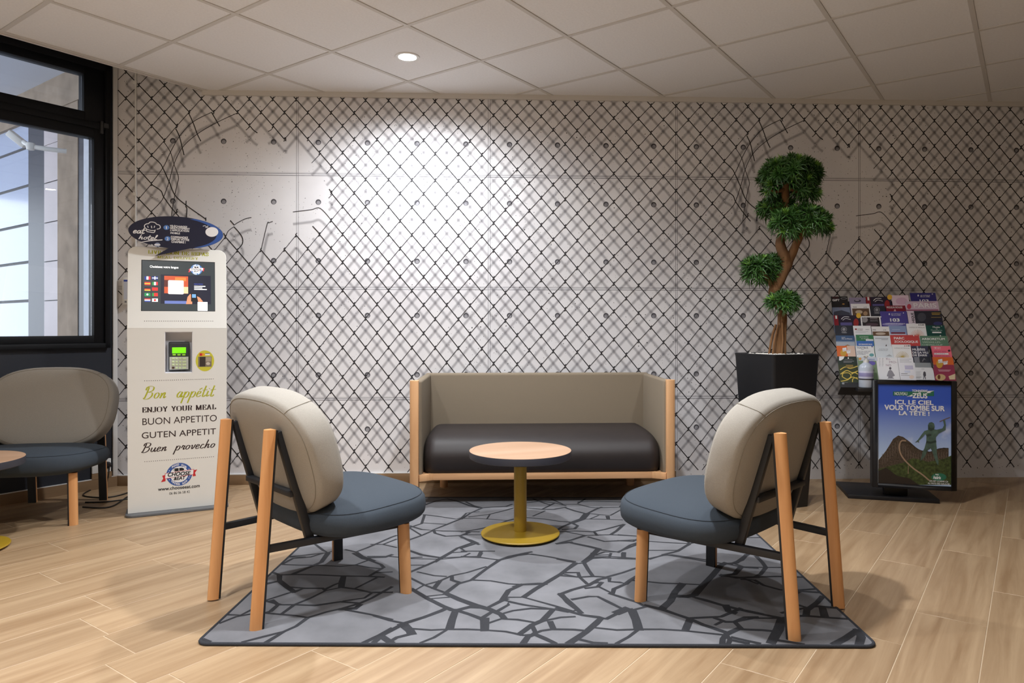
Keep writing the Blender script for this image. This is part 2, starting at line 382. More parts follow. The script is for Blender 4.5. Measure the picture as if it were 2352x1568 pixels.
# ---------------------------------------------------------------- back wall with its printed wallpaper
def wall_mat():
    m = mat('printed concrete wallpaper', (226, 224, 226), .75); nt = m.node_tree; b = nt.nodes['Principled BSDF']; L = nt.links.new
    tc = N(nt, 'ShaderNodeTexCoord')
    n1 = N(nt, 'ShaderNodeTexNoise'); n1.inputs['Scale'].default_value = 1.3; n1.inputs['Detail'].default_value = 5; L(tc.outputs['Object'], n1.inputs['Vector'])
    r1 = N(nt, 'ShaderNodeValToRGB'); e = r1.color_ramp.elements; e[0].position = .3; e[1].position = .7; e[0].color = rgb(214, 212, 215); e[1].color = rgb(234, 233, 235)
    L(n1.outputs['Fac'], r1.inputs[0]); out = r1.outputs[0]
    # printed pits: small dark flecks, denser in vertical zones
    zone = N(nt, 'ShaderNodeTexNoise'); zone.inputs['Scale'].default_value = 1.0; mpz = N(nt, 'ShaderNodeMapping'); mpz.inputs['Scale'].default_value = (1.6, 1, .5)
    L(tc.outputs['Object'], mpz.inputs[0]); L(mpz.outputs[0], zone.inputs['Vector'])
    zr = N(nt, 'ShaderNodeMapRange'); zr.inputs['From Min'].default_value = .35; zr.inputs['From Max'].default_value = .65; L(zone.outputs['Fac'], zr.inputs['Value'])
    for sc, th, dark in ((75, .13, .14), (38, .10, .1), (17, .062, .09)):
        vo = N(nt, 'ShaderNodeTexVoronoi'); vo.inputs['Scale'].default_value = sc; vo.inputs['Randomness'].default_value = 1
        mp = N(nt, 'ShaderNodeMapping'); mp.inputs['Scale'].default_value = (1, .01, 1)
        nd = N(nt, 'ShaderNodeTexNoise'); nd.inputs['Scale'].default_value = 110; mx = N(nt, 'ShaderNodeMix', data_type='VECTOR'); mx.inputs[0].default_value = .013
        L(tc.outputs['Object'], nd.inputs['Vector']); L(tc.outputs['Object'], mx.inputs[4]); L(nd.outputs['Color'], mx.inputs[5]); L(mx.outputs[1], mp.inputs[0]); L(mp.outputs[0], vo.inputs['Vector'])
        lt = N(nt, 'ShaderNodeMath', operation='LESS_THAN'); lt.inputs[1].default_value = th
        hs = N(nt, 'ShaderNodeSeparateColor'); L(vo.outputs['Color'], hs.inputs[0])
        gt = N(nt, 'ShaderNodeMath', operation='LESS_THAN'); mz = N(nt, 'ShaderNodeMath', operation='MULTIPLY'); mz.inputs[1].default_value = .62
        L(zr.outputs[0], mz.inputs[0]); L(hs.outputs[0], gt.inputs[0]); L(mz.outputs[0], gt.inputs[1])
        L(vo.outputs['Distance'], lt.inputs[0]); mu = N(nt, 'ShaderNodeMath', operation='MULTIPLY'); L(lt.outputs[0], mu.inputs[0]); L(gt.outputs[0], mu.inputs[1])
        mm = N(nt, 'ShaderNodeMix', data_type='RGBA'); L(mu.outputs[0], mm.inputs[0]); L(out, mm.inputs[6]); mm.inputs[7].default_value = (dark, dark, dark*1.05, 1); out = mm.outputs[2]
    L(out, b.inputs['Base Color'])
    return m
wall_back = struct('wall_back', MB().box(CORNER.x-.01, 4.65, D, D+.12, -.05, 3.1), wall_mat())
m_wire = mat('printed wire black', (30, 28, 32), .75)
m_wire2 = mat('printed wire charcoal', (52, 50, 55), .75)
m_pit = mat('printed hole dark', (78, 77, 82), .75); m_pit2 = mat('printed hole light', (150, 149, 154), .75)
def soft_mat():
    m = bpy.data.materials.new('printed blurred wire'); m.use_nodes = True; nt = m.node_tree; L = nt.links.new
    b = nt.nodes['Principled BSDF']; b.inputs['Base Color'].default_value = rgb(96, 92, 100); b.inputs['Roughness'].default_value = .75
    a = N(nt, 'ShaderNodeAttribute'); a.attribute_name = 'soft'; L(a.outputs['Fac'], b.inputs['Alpha'])
    return m
m_soft = soft_mat()
# fence lattice: measured knot columns of one printed width, repeated along the wall
cols_px = [(707, 570.7), (760.5, 569.7), (813.5, 570), (866, 570), (919, 570.7), (973, 571.5), (1026, 572), (1079.6, 573.3), (1133.7, 575.3), (1187.7, 577.3), (1243, 579.6), (1298, 582.9), (1353, 584.8), (1409.7, 588.3), (1466.4, 592.3), (1523.7, 595.4), (1581, 596.6), (1636, 591.4), (1690.8, 589.5), (1744, 586), (1796, 583.5), (1847, 581.5), (1897.5, 580.3), (1947.7, 579.5), (1997.6, 577.3)]
cw = [wl(*p) for p in cols_px]; PER = cw[24][0]-cw[0][0]; zslope = (cw[24][1]-cw[0][1])/24
def colx(c):                                      # c in whole or half columns
    q, f = divmod(c, 24); i = int(f); t = f-i
    return cw[0][0]+q*PER+(cw[i][0]*(1-t)+cw[i+1][0]*t-cw[0][0])
def coldz(c):
    f = c % 24; i = int(f); t = f-i
    d = lambda k: cw[k][1]-cw[0][1]-zslope*k
    return d(i)*(1-t)+d(i+1)*t
rows_px = [(-6, 48), (-4, 108), (-2, 168.5), (0, 228.7), (2, 288.4), (4, 350.4), (6, 412), (8, 475), (11, 570.7), (13, 635.3), (15, 699.8), (17, 765.4), (19, 833), (21, 900.6), (23, 968.5), (25, 1038), (27, 1109), (29, 1181)]
def rowz(k):
    for (a, ya), (b, yb) in zip(rows_px, rows_px[1:]):
        if a <= k <= b: return wl(712, ya+(yb-ya)*(k-a)/(b-a))[1]
def knot(c, k): return V2(colx(c), rowz(k)+coldz(c)*min(1, max(.15, (k+1)/8)))
hole_px = [(352, 365), (380, 330), (408, 297), (432, 266), (540, 266), (552, 290), (575, 296), (622, 296), (632, 318), (690, 326), (706, 345), (735, 360), (757, 385), (757, 495), (735, 520), (715, 530), (690, 538), (655, 545), (648, 566), (540, 566), (520, 538), (495, 540), (370, 490), (352, 478)]
hole = [V2(*wl(*p)) for p in hole_px]
def inside(p, poly):
    c = False
    for a, b in zip(poly, poly[1:]+poly[:1]):
        if (a.y > p.y) != (b.y > p.y) and p.x < (b.x-a.x)*(p.y-a.y)/(b.y-a.y)+a.x: c = not c
    return c
Za = lambda x, y: wl(260+x*.2551, 160+y*.2551)
Zb = lambda x, y: wl(500+x*.15306, 480+y*.15306)
Zc = lambda x, y: wl(700+x*.22957, 200+y*.22957)
tears = [(Za, [(677, 385), (720, 478), (757, 578), (790, 645)], 1), (Za, [(885, 382), (935, 468), (960, 510)], 1), (Za, [(885, 385), (720, 470), (598, 600), (515, 745), (450, 880), (347, 1022)], 0),
 (Za, [(1118, 390), (935, 475), (757, 580), (625, 700), (548, 850), (505, 1005), (455, 1145), (420, 1200), (347, 1275)], 0), (Za, [(563, 530), (598, 605), (625, 715), (640, 770)], 1),
 (Za, [(453, 645), (515, 740), (548, 850), (588, 965), (580, 1020), (558, 1120), (535, 1250), (525, 1330)], 0), (Za, [(343, 770), (420, 840), (450, 890), (505, 1010), (558, 1130), (658, 1220), (800, 1320), (835, 1345)], 1),
 (Za, [(347, 1035), (430, 1090), (455, 1145), (535, 1255), (600, 1330)], 1), (Za, [(1230, 505), (1265, 545), (1300, 570)], 1), (Za, [(1230, 515), (1195, 545)], 0), (Za, [(1447, 505), (1425, 540), (1395, 557)], 0), (Za, [(1555, 615), (1555, 645)], 1),
 (Za, [(658, 1180), (656, 1230), (664, 1250), (660, 1330)], 1), (Za, [(835, 1330), (835, 1360)], 1),
 (Zb, [(250, 240), (300, 205), (420, 145), (507, 127)], 0), (Zb, [(190, 170), (250, 240)], 1), (Zb, [(245, 265), (330, 360), (375, 440), (375, 510), (345, 560), (300, 610)], 1), (Zb, [(245, 265), (160, 330), (125, 410)], 0), (Zb, [(655, 605), (745, 225), (770, 205), (828, 185)], 0),
 (Zb, [(1710, 170), (1540, -12), (1400, 10), (1130, 42)], 0), (Zb, [(1540, 380), (1425, 255)], 1), (Zb, [(125, 425), (90, 360)], 1),
 (Zc, [(165, 660), (70, 760)], 0), (Zc, [(283, 795), (218, 862)], 0), (Zc, [(275, 1060), (245, 1020)], 1), (Zc, [(275, 1075), (240, 1110)], 0)]
wire_hvy, wire_thn, soft = MB(), MB(), [[], [], []]
XL, XR, ZB, ZT = CORNER.x+.004, 4.6, .07, 3.02
def ribbon(mb, P, w, y):
    vs = []
    for i, p in enumerate(P):
        t = (P[min(i+1, len(P)-1)]-P[max(i-1, 0)]).normalized(); n = V2(-t.y, t.x)*w/2
        vs += [(p.x+n.x, y, p.y+n.y), (p.x-n.x, y, p.y-n.y)]
    mb.add(vs, [(2*i, 2*i+1, 2*i+3, 2*i+2) for i in range(len(P)-1)])
def srib(P, y, w=.028, drop=.0815):
    P = [p-V2(0, drop) for p in P]
    if min(p.y for p in P) < ZB-.03 or min(p.x for p in P) < XL: return
    vs = []
    for i, p in enumerate(P):
        t = (P[min(i+1, len(P)-1)]-P[max(i-1, 0)]).normalized(); n = V2(-t.y, t.x)*w/2
        vs += [(p.x+n.x*a, y, p.y+n.y*a) for a in (1, .55, .2, -.2, -.55, -1)]
    o = len(soft[0]); soft[0] += vs; soft[2] += [0, .15, .3, .3, .15, 0]*len(P)
    for i in range(len(P)-1):
        for j in range(5): a = o+6*i+j; soft[1].append((a, a+1, a+7, a+6))
def clipseg(a, b):
    for ax, lo, hi in ((0, XL, XR), (1, ZB, ZT)):
        if a[ax] > b[ax]: a, b = b, a
        if b[ax] < lo or a[ax] > hi: return None
        if a[ax] < lo: a = a+(b-a)*((lo-a[ax])/(b[ax]-a[ax]))
        if b[ax] > hi: b = a+(b-a)*((hi-a[ax])/(b[ax]-a[ax]))
    return a, b
for k in range(-6, 29):
    for c2 in range(-26, 80):
        if (c2 % 2 == 0) != (k % 2 != 0): continue      # whole columns on odd rows
        a = knot(c2/2, k)
        if a.x < XL-.2 or a.x > XR+.2: continue
        near_hole = lambda p: any(inside(p-V2(PER*n, 0), hole) for n in (0, 1))
        live = 0
        for s in (-1, 1):
            b = knot(c2/2+s/2, k+1); mid = (a+b)/2
            if near_hole(mid): continue
            live += 1
            q = clipseg(a.copy(), b.copy())
            if q is None: continue
            ribbon(wire_hvy if s > 0 else wire_thn, q, .0060 if s > 0 else .0044, D-.0011 if s > 0 else D-.0013)
            srib([a, b], D-.0004 if s > 0 else D-.0006)
        if (live or not near_hole(a)) and XL+.01 < a.x < XR and ZB+.03 < a.y < ZT:
            ribbon(wire_hvy, [a+V2(.006, .014), a+V2(-.004, .004), a+V2(.004, -.004), a+V2(-.005, -.014)], .0062, D-.0015)
for n in (0, 1):
    for i, (Z, pts, hv) in enumerate(tears):
        P = [p+V2(PER*n, 0) for p in catmull([V2(*Z(*p)) for p in pts], 5)]
        ribbon(wire_hvy if hv else wire_thn, P, .0060 if hv else .0044, D-.0014-.00002*i)
        srib(P, D-.0008-.000004*i)
obj('fence_print', wire_hvy, m_wire, wall_back); obj('fence_print', wire_thn, m_wire2, wall_back)
sm = bpy.data.meshes.new('blurred_fence_print'); sm.from_pydata(soft[0], [], soft[1]); at_ = sm.attributes.new('soft', 'FLOAT', 'POINT'); at_.data.foreach_set('value', soft[2])
obj('blurred_fence_print', sm, m_soft, wall_back)
# printed panel joints and tie holes
m_joint = vary(mat('printed joint line', (120, 118, 124), .75), 9, .55, stretch=(1, 1, 1), detail=8); m_jl = mat('printed joint light', (224, 223, 226), .75)
jx = [-2.601+1.2755*k for k in range(0, 6)]; jz = [2.061, 1.303, .564]; jm, jl = MB(), MB()
for z in jz:
    for dz, w in ((.006, .003), (-.006, .0035), (.013, .0015)): ribbon(jm, [V2(XL, z+dz), V2(XR, z+dz)], w, D-.00025)
    ribbon(jl, [V2(XL, z), V2(XR, z)], .008, D-.00022)
for x in jx[1:]:
    if x < XR:
        for dx in (-.006, .006): ribbon(jm, [V2(x+dx, ZB), V2(x+dx, ZT)], .0025, D-.00028)
        ribbon(jl, [V2(x, ZB), V2(x, ZT)], .008, D-.00024)
obj('panel_joint_print', jl, m_jl, wall_back); obj('panel_joint_print', jm, m_joint, wall_back)
dm, dl = MB(), MB()
for j in range(-1, 5):
    for dx in (.138, .463, .793, 1.12):
        x = -1.326+1.2755*j+dx
        if not XL+.03 < x < XR-.03: continue
        for z in (2.6+.074, 2.277, 1.879, 1.487, 1.123, .726, .363):
            if z > 2.6 and x > -1.9: continue
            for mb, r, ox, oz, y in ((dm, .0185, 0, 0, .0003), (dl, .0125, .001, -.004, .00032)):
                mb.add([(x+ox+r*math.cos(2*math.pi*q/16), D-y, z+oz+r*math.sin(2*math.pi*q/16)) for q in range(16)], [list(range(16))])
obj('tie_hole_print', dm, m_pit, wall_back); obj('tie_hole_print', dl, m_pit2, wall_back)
# baseboards
bb = struct('baseboard_back', MB().box(CORNER.x, 1.22, D-.011, D, 0, .066), m_base, bevel=.001)
obj('sealant', MB().box(CORNER.x, 1.22, D-.011, D, .0665, .072), m_trimw, bb)
# ---------------------------------------------------------------- left wall (window wall): local x along the wall, local y outwards
def left(o): o.location = CORNER; o.rotation_euler = (0, 0, ANG); return o
lw = MB()
lw.box(-2.8, .0, .001, .12, -.05, .912); lw.box(-.059, .0, .001, .12, .912, 2.76); lw.box(-2.8, .0, .001, .12, 2.76, 3.1); lw.box(-2.8, -2.0, .001, .12, .912, 2.76)
wall_left = left(struct('wall_left', lw, m_navy))
b2 = left(struct('baseboard_left', MB().box(-2.8, 0.0, -.010, .001, 0, .066), m_base)); obj('sealant', MB().box(-2.8, 0, -.010, .001, .0665, .071), m_trimw, b2)
left(struct('trim_3', MB().box(-.032, -.004, -.012, .001, .072, 3.0), m_trimw, bevel=.002))
win = left(struct('window_1', MB().box(-.09, -.059, -.035, .09, .912, 2.76).box(-2.0, -.059, -.035, .09, .912, .942).box(-2.0, -.059, -.035, .09, 2.70, 2.76).box(-2.0, -1.96, -.035, .09, .912, 2.76).box(-2.0, -.059, -.03, .09, 2.315, 2.355), m_black, bevel=.002))
obj('sash', MB().box(-.151, -.088, -.022, .06, .94, 2.32).box(-1.97, -.15, -.022, .06, .94, .99).box(-1.97, -.15, -.022, .06, 2.256, 2.32).box(-1.97, -1.9, -.022, .06, .94, 2.32), m_black, win, bevel=.003)
obj('transom_sash', MB().box(-.21, -.088, -.02, .06, 2.35, 2.705).box(-1.97, -.2, -.02, .06, 2.35, 2.413).box(-1.97, -.2, -.02, .06, 2.652, 2.705).box(-1.97, -1.9, -.02, .06, 2.35, 2.705), m_black, win, bevel=.003)
obj('hinge', MB().box(-.118, -.100, -.036, -.02, 2.29, 2.37).box(-.1, -.07, -.041, -.03, 2.33, 2.36), mat('dark hinge metal', (42, 42, 44), .4), win, bevel=.002)
def glass_mat():
    m = bpy.data.materials.new('window glass'); m.use_nodes = True; nt = m.node_tree; nt.nodes.remove(nt.nodes['Principled BSDF']); L = nt.links.new
    t = N(nt, 'ShaderNodeBsdfTransparent'); t.inputs[0].default_value = (.93, .95, .96, 1); g = N(nt, 'ShaderNodeBsdfGlossy'); g.inputs['Roughness'].default_value = .01
    f = N(nt, 'ShaderNodeFresnel'); f.inputs[0].default_value = 1.5; x = N(nt, 'ShaderNodeMixShader')
    L(f.outputs[0], x.inputs[0]); L(t.outputs[0], x.inputs[1]); L(g.outputs[0], x.inputs[2]); L(x.outputs[0], nt.nodes['Material Output'].inputs[0]); return m
m_glass = glass_mat()
obj('pane', MB().box(-1.9, -.151, .018, .022, .99, 2.256), m_glass, win); obj('pane', MB().box(-1.9, -.21, .018, .022, 2.413, 2.652), m_glass, win)
# unseen sides of the room (behind and beside the camera)
struct('wall_right', MB().box(4.6, 4.7, -3.1, D+.1, -.05, 3.1), mat('dark grey plaster', (84, 82, 82), .9))
struct('wall_front', MB().box(-4.3, 4.7, -3.1, -3.0, -.05, 3.1), m_offw)
struct('wall_side', MB().box(-4.32, -4.2, -3.1, 2.64, -.05, 3.1), m_offw)
# small fixed things on the walls
m_white = mat('white plastic', (232, 232, 230), .4)
cx_ = wl(312.5, 400)[0]
cd = thing('cable_conduit', 'thin white cable conduit running down the printed wall behind kiosk', 'conduit', (cx_, D-.005, 0))
obj('pipe', MB().tube([(0, 0, .3), (0, 0, 3.0)], .0062, 10), m_white, cd, smooth=60)
for y in (190, 446): obj('clip', MB().box(-.016, .009, -.009, .005, -.012, .012), m_white, cd, (0, 0, wl(312, y)[1]), bevel=.002)
p0, p1 = wl(285, 700), wl(303, 636)
th = thing('wall_box', 'small white wall box with blue label half behind kiosk', 'wall box', ((p0[0]+p1[0])/2, D, p0[1]))
obj('housing', MB().box(-(p1[0]-p0[0])/2, (p1[0]-p0[0])/2, -.03, -.002, 0, p1[1]-p0[1]), m_white, th, bevel=.006)
obj('sticker', MB().box(-.012, .02, -.0308, -.0300, .035, p1[1]-p0[1]-.02), mat('pale blue sticker', (206, 212, 228), .5), th); obj('blue_band', MB().box(-.012, .02, -.0314, -.0308, p1[1]-p0[1]-.032, p1[1]-p0[1]-.02), mat('blue print', (40, 70, 170), .5), th)
obj('screw', MB().box(-.006, .006, -.0312, -.03, .014, .026), mat('grey print', (120, 120, 125), .5), th)
# ---------------------------------------------------------------- outside the window (local x along the window wall, y outwards)
LM = Matrix.Rotation(ANG, 4, 'Z'); LM.translation = CORNER; LI = LM.inverted()
S0 = .14
def off(x, y=500, s=S0):                        # where a sight line meets the plane local x = s: (outward, z)
    o = LI @ CAMP; d = LI.to_3x3() @ ray(x, y); t = (s-o.x)/d.x; q = o+d*t; return q.y, q.z
fac = left(thing('building_wing', 'grey building wing with pillar and glass cladding outside the window', 'building'))
m_conc = vary(mat('exterior concrete', (156, 140, 124), .9), 6, .2, bump=.2, bscale=60); m_dk = mat('dark exterior metal', (40, 44, 56), .35); m_ptile = vary(mat('pale cladding', (196, 186, 188), .5), 5, .05)
m_clad = mat('blue grey glass cladding', (178, 188, 212), .12, spec=.8); m_wht = vary(mat('exterior white render', (205, 210, 220), .8), 20, .05); m_jnt = mat('cladding joint', (24, 26, 34), .5)
o1, o2, o3, o4, o5 = [off(x)[0] for x in (192, 178.5, 132, 101, 62)]
zt = off(100, 192)[1]; zb = zt-.55
obj('jamb', MB().box(S0, S0+.2, .125, o1, -.3, 3.2), m_wht, fac)
obj('recess', MB().box(S0+.004, S0+.2, o1, o2, -.3, 3.2), m_dk, fac)
obj('pillar', MB().box(S0, S0+.4, o2, o3, -.3, zt), m_conc, fac)
jz_ = [off(115, y)[1] for y in (330, 418, 510, 600, 690, 778)]
for a, b in zip(jz_[1:], jz_): obj('cladding_tile', MB().box(S0, S0+.3, o3, o4-.004, a+.004, b-.004), m_ptile, fac)
obj('cladding_tile', MB().box(S0, S0+.3, o3, o4, jz_[0], zt), m_ptile, fac)
obj('cladding_backing', MB().box(S0+.01, S0+.3, o3, o4, -.3, zt), m_jnt, fac)
obj('mullion', MB().box(S0+.01, S0+.3, o4, o5, -.3, zt), m_dk, fac)
jg = [zt+.02]+[off(31, y)[1] for y in (347, 433, 520, 605, 692, 780, 870)]
for a, b in zip(jg[1:], jg): obj('glass_panel', MB().box(S0+.02, S0+.3, o5, o5+6, a+.012, b-.012), m_clad, fac)
obj('panel_backing', MB().box(S0+.03, S0+.32, o5, o5+6, -.3, zt+.1), m_jnt, fac)
obj('beam', MB().box(S0-.01, S0+.5, .125, o5+1.2, zb+.3, zt), m_conc, fac)
obj('soffit', MB().box(-3.2, S0+.3, .125, o5+6, zt, zt+.2), mat('soffit render', (216, 219, 228), .9), fac)
obj('paving', MB().box(-7, 1, .13, 12, -.4, -.2), mat('outside paving', (120, 122, 128), .9), fac)
cp = LM @ Vector((S0-.25, off(70, 330, S0-.25)[0], off(70, 330, S0-.25)[1]))
fl_ = thing('security_camera', 'white swivel security camera on the outside pillar', 'camera', cp, ANG)
obj('camera_head', MB().box(-.07, .07, -.03, .03, -.025, .025), m_white, fl_, (-.02, .19, .06), (.3, .7, -.5), bevel=.008)
obj('swivel', MB().lathe([(0, -.03), (.025, -.025), (.03, 0), (.025, .025), (0, .03)], 16), m_white, fl_, (0, 0, -.02), smooth=60); obj('arm', MB().tube([(0, .12, .03), (0, 0, -.02), (.08, -.06, -.03), (.2, -.1, -.03)], .017, 10), m_white, fl_, smooth=60)
# ================================================================== LAMPS
m_lens = mat('lamp lens', (255, 250, 242), .5, emit=30)
def downlight(x, y, w, cone, label, group=None):
    t = thing('downlight', label, 'ceiling lamp', (x, y, CEIL+.004), 0, group)
    obj('trim_ring', MB().lathe([(.052, -.004), (.070, -.006), (.072, .0)], 40, caps=False), m_trimw, t, smooth=50)
    obj('lens', MB().lathe([(0, -.003), (.054, -.003), (.054, 0)], 40), m_lens, t)
    ld = bpy.data.lights.new('downlight_beam', 'SPOT'); ld.energy = w; ld.color = LAMP_COL; ld.spot_size = cone; ld.spot_blend = 1; ld.shadow_soft_size = .05
    lo = bpy.data.objects.new('downlight_beam', ld); COL.objects.link(lo); lo.parent = t; lo.location = (0, 0, -.05)
PLACES = ['between kiosk and rug', 'at the front half of the rug', 'beside the black planter', 'in front of the rug', 'on the window side of the room, unseen and added for bounce light', 'on the planter side of the room, unseen and added for bounce light', 'at the far end opposite the sofa, unseen and added for bounce light']
for i, (x, y, w, cone) in enumerate(LAMPS):
    downlight(x, y, w, cone, 'bright round recessed downlight in ceiling tile by printed wall' if i == 0 else ('round recessed downlight above the floor %s' % PLACES[i-1]), None if i == 0 else 'downlights over the room')

# ================================================================== RUG
m_rugdark = vary(mat('charcoal rug pile', (40, 41, 46), .95), 300, .2, bump=.4, bscale=500)
m_rugbind = vary(mat('rug binding', (44, 46, 52), .9), 400, .2, bump=.5, bscale=600)
m_rugstone = vary(mat('grey rug pile', (112, 112, 116), .95), 5, .22, bump=.35, bscale=420, detail=6)
RA = fl(445, 1484).to_2d(); RB = fl(2022, 1490).to_2d(); rx = (RB-RA).normalized(); ry = V2(-rx.y, rx.x); RW = (RB-RA).length; RD = 2.005
rug = thing('rug', 'grey rug with dark cracked stone pattern on the oak floor', 'rug', (RA.x, RA.y, 0), math.atan2(rx.y, rx.x))
cr = .035
def rrect(x0, y0, x1, y1, r, n=6):
    out = []
    for cx, cy, a0 in ((x1-r, y0+r, -90), (x1-r, y1-r, 0), (x0+r, y1-r, 90), (x0+r, y0+r, 180)):
        out += [(cx+r*math.cos(math.radians(a0+90*k/n)), cy+r*math.sin(math.radians(a0+90*k/n))) for k in range(n+1)]
    return out
obj('pile', MB().prism(rrect(.006, .006, RW-.006, RD-.006, cr), .0005, .0085), m_rugstone, rug)
obj('binding', MB().tube([(x, y, .0055) for x, y in rrect(.006, .006, RW-.006, RD-.006, cr)], .0062, 8, True), m_rugbind, rug, smooth=60)
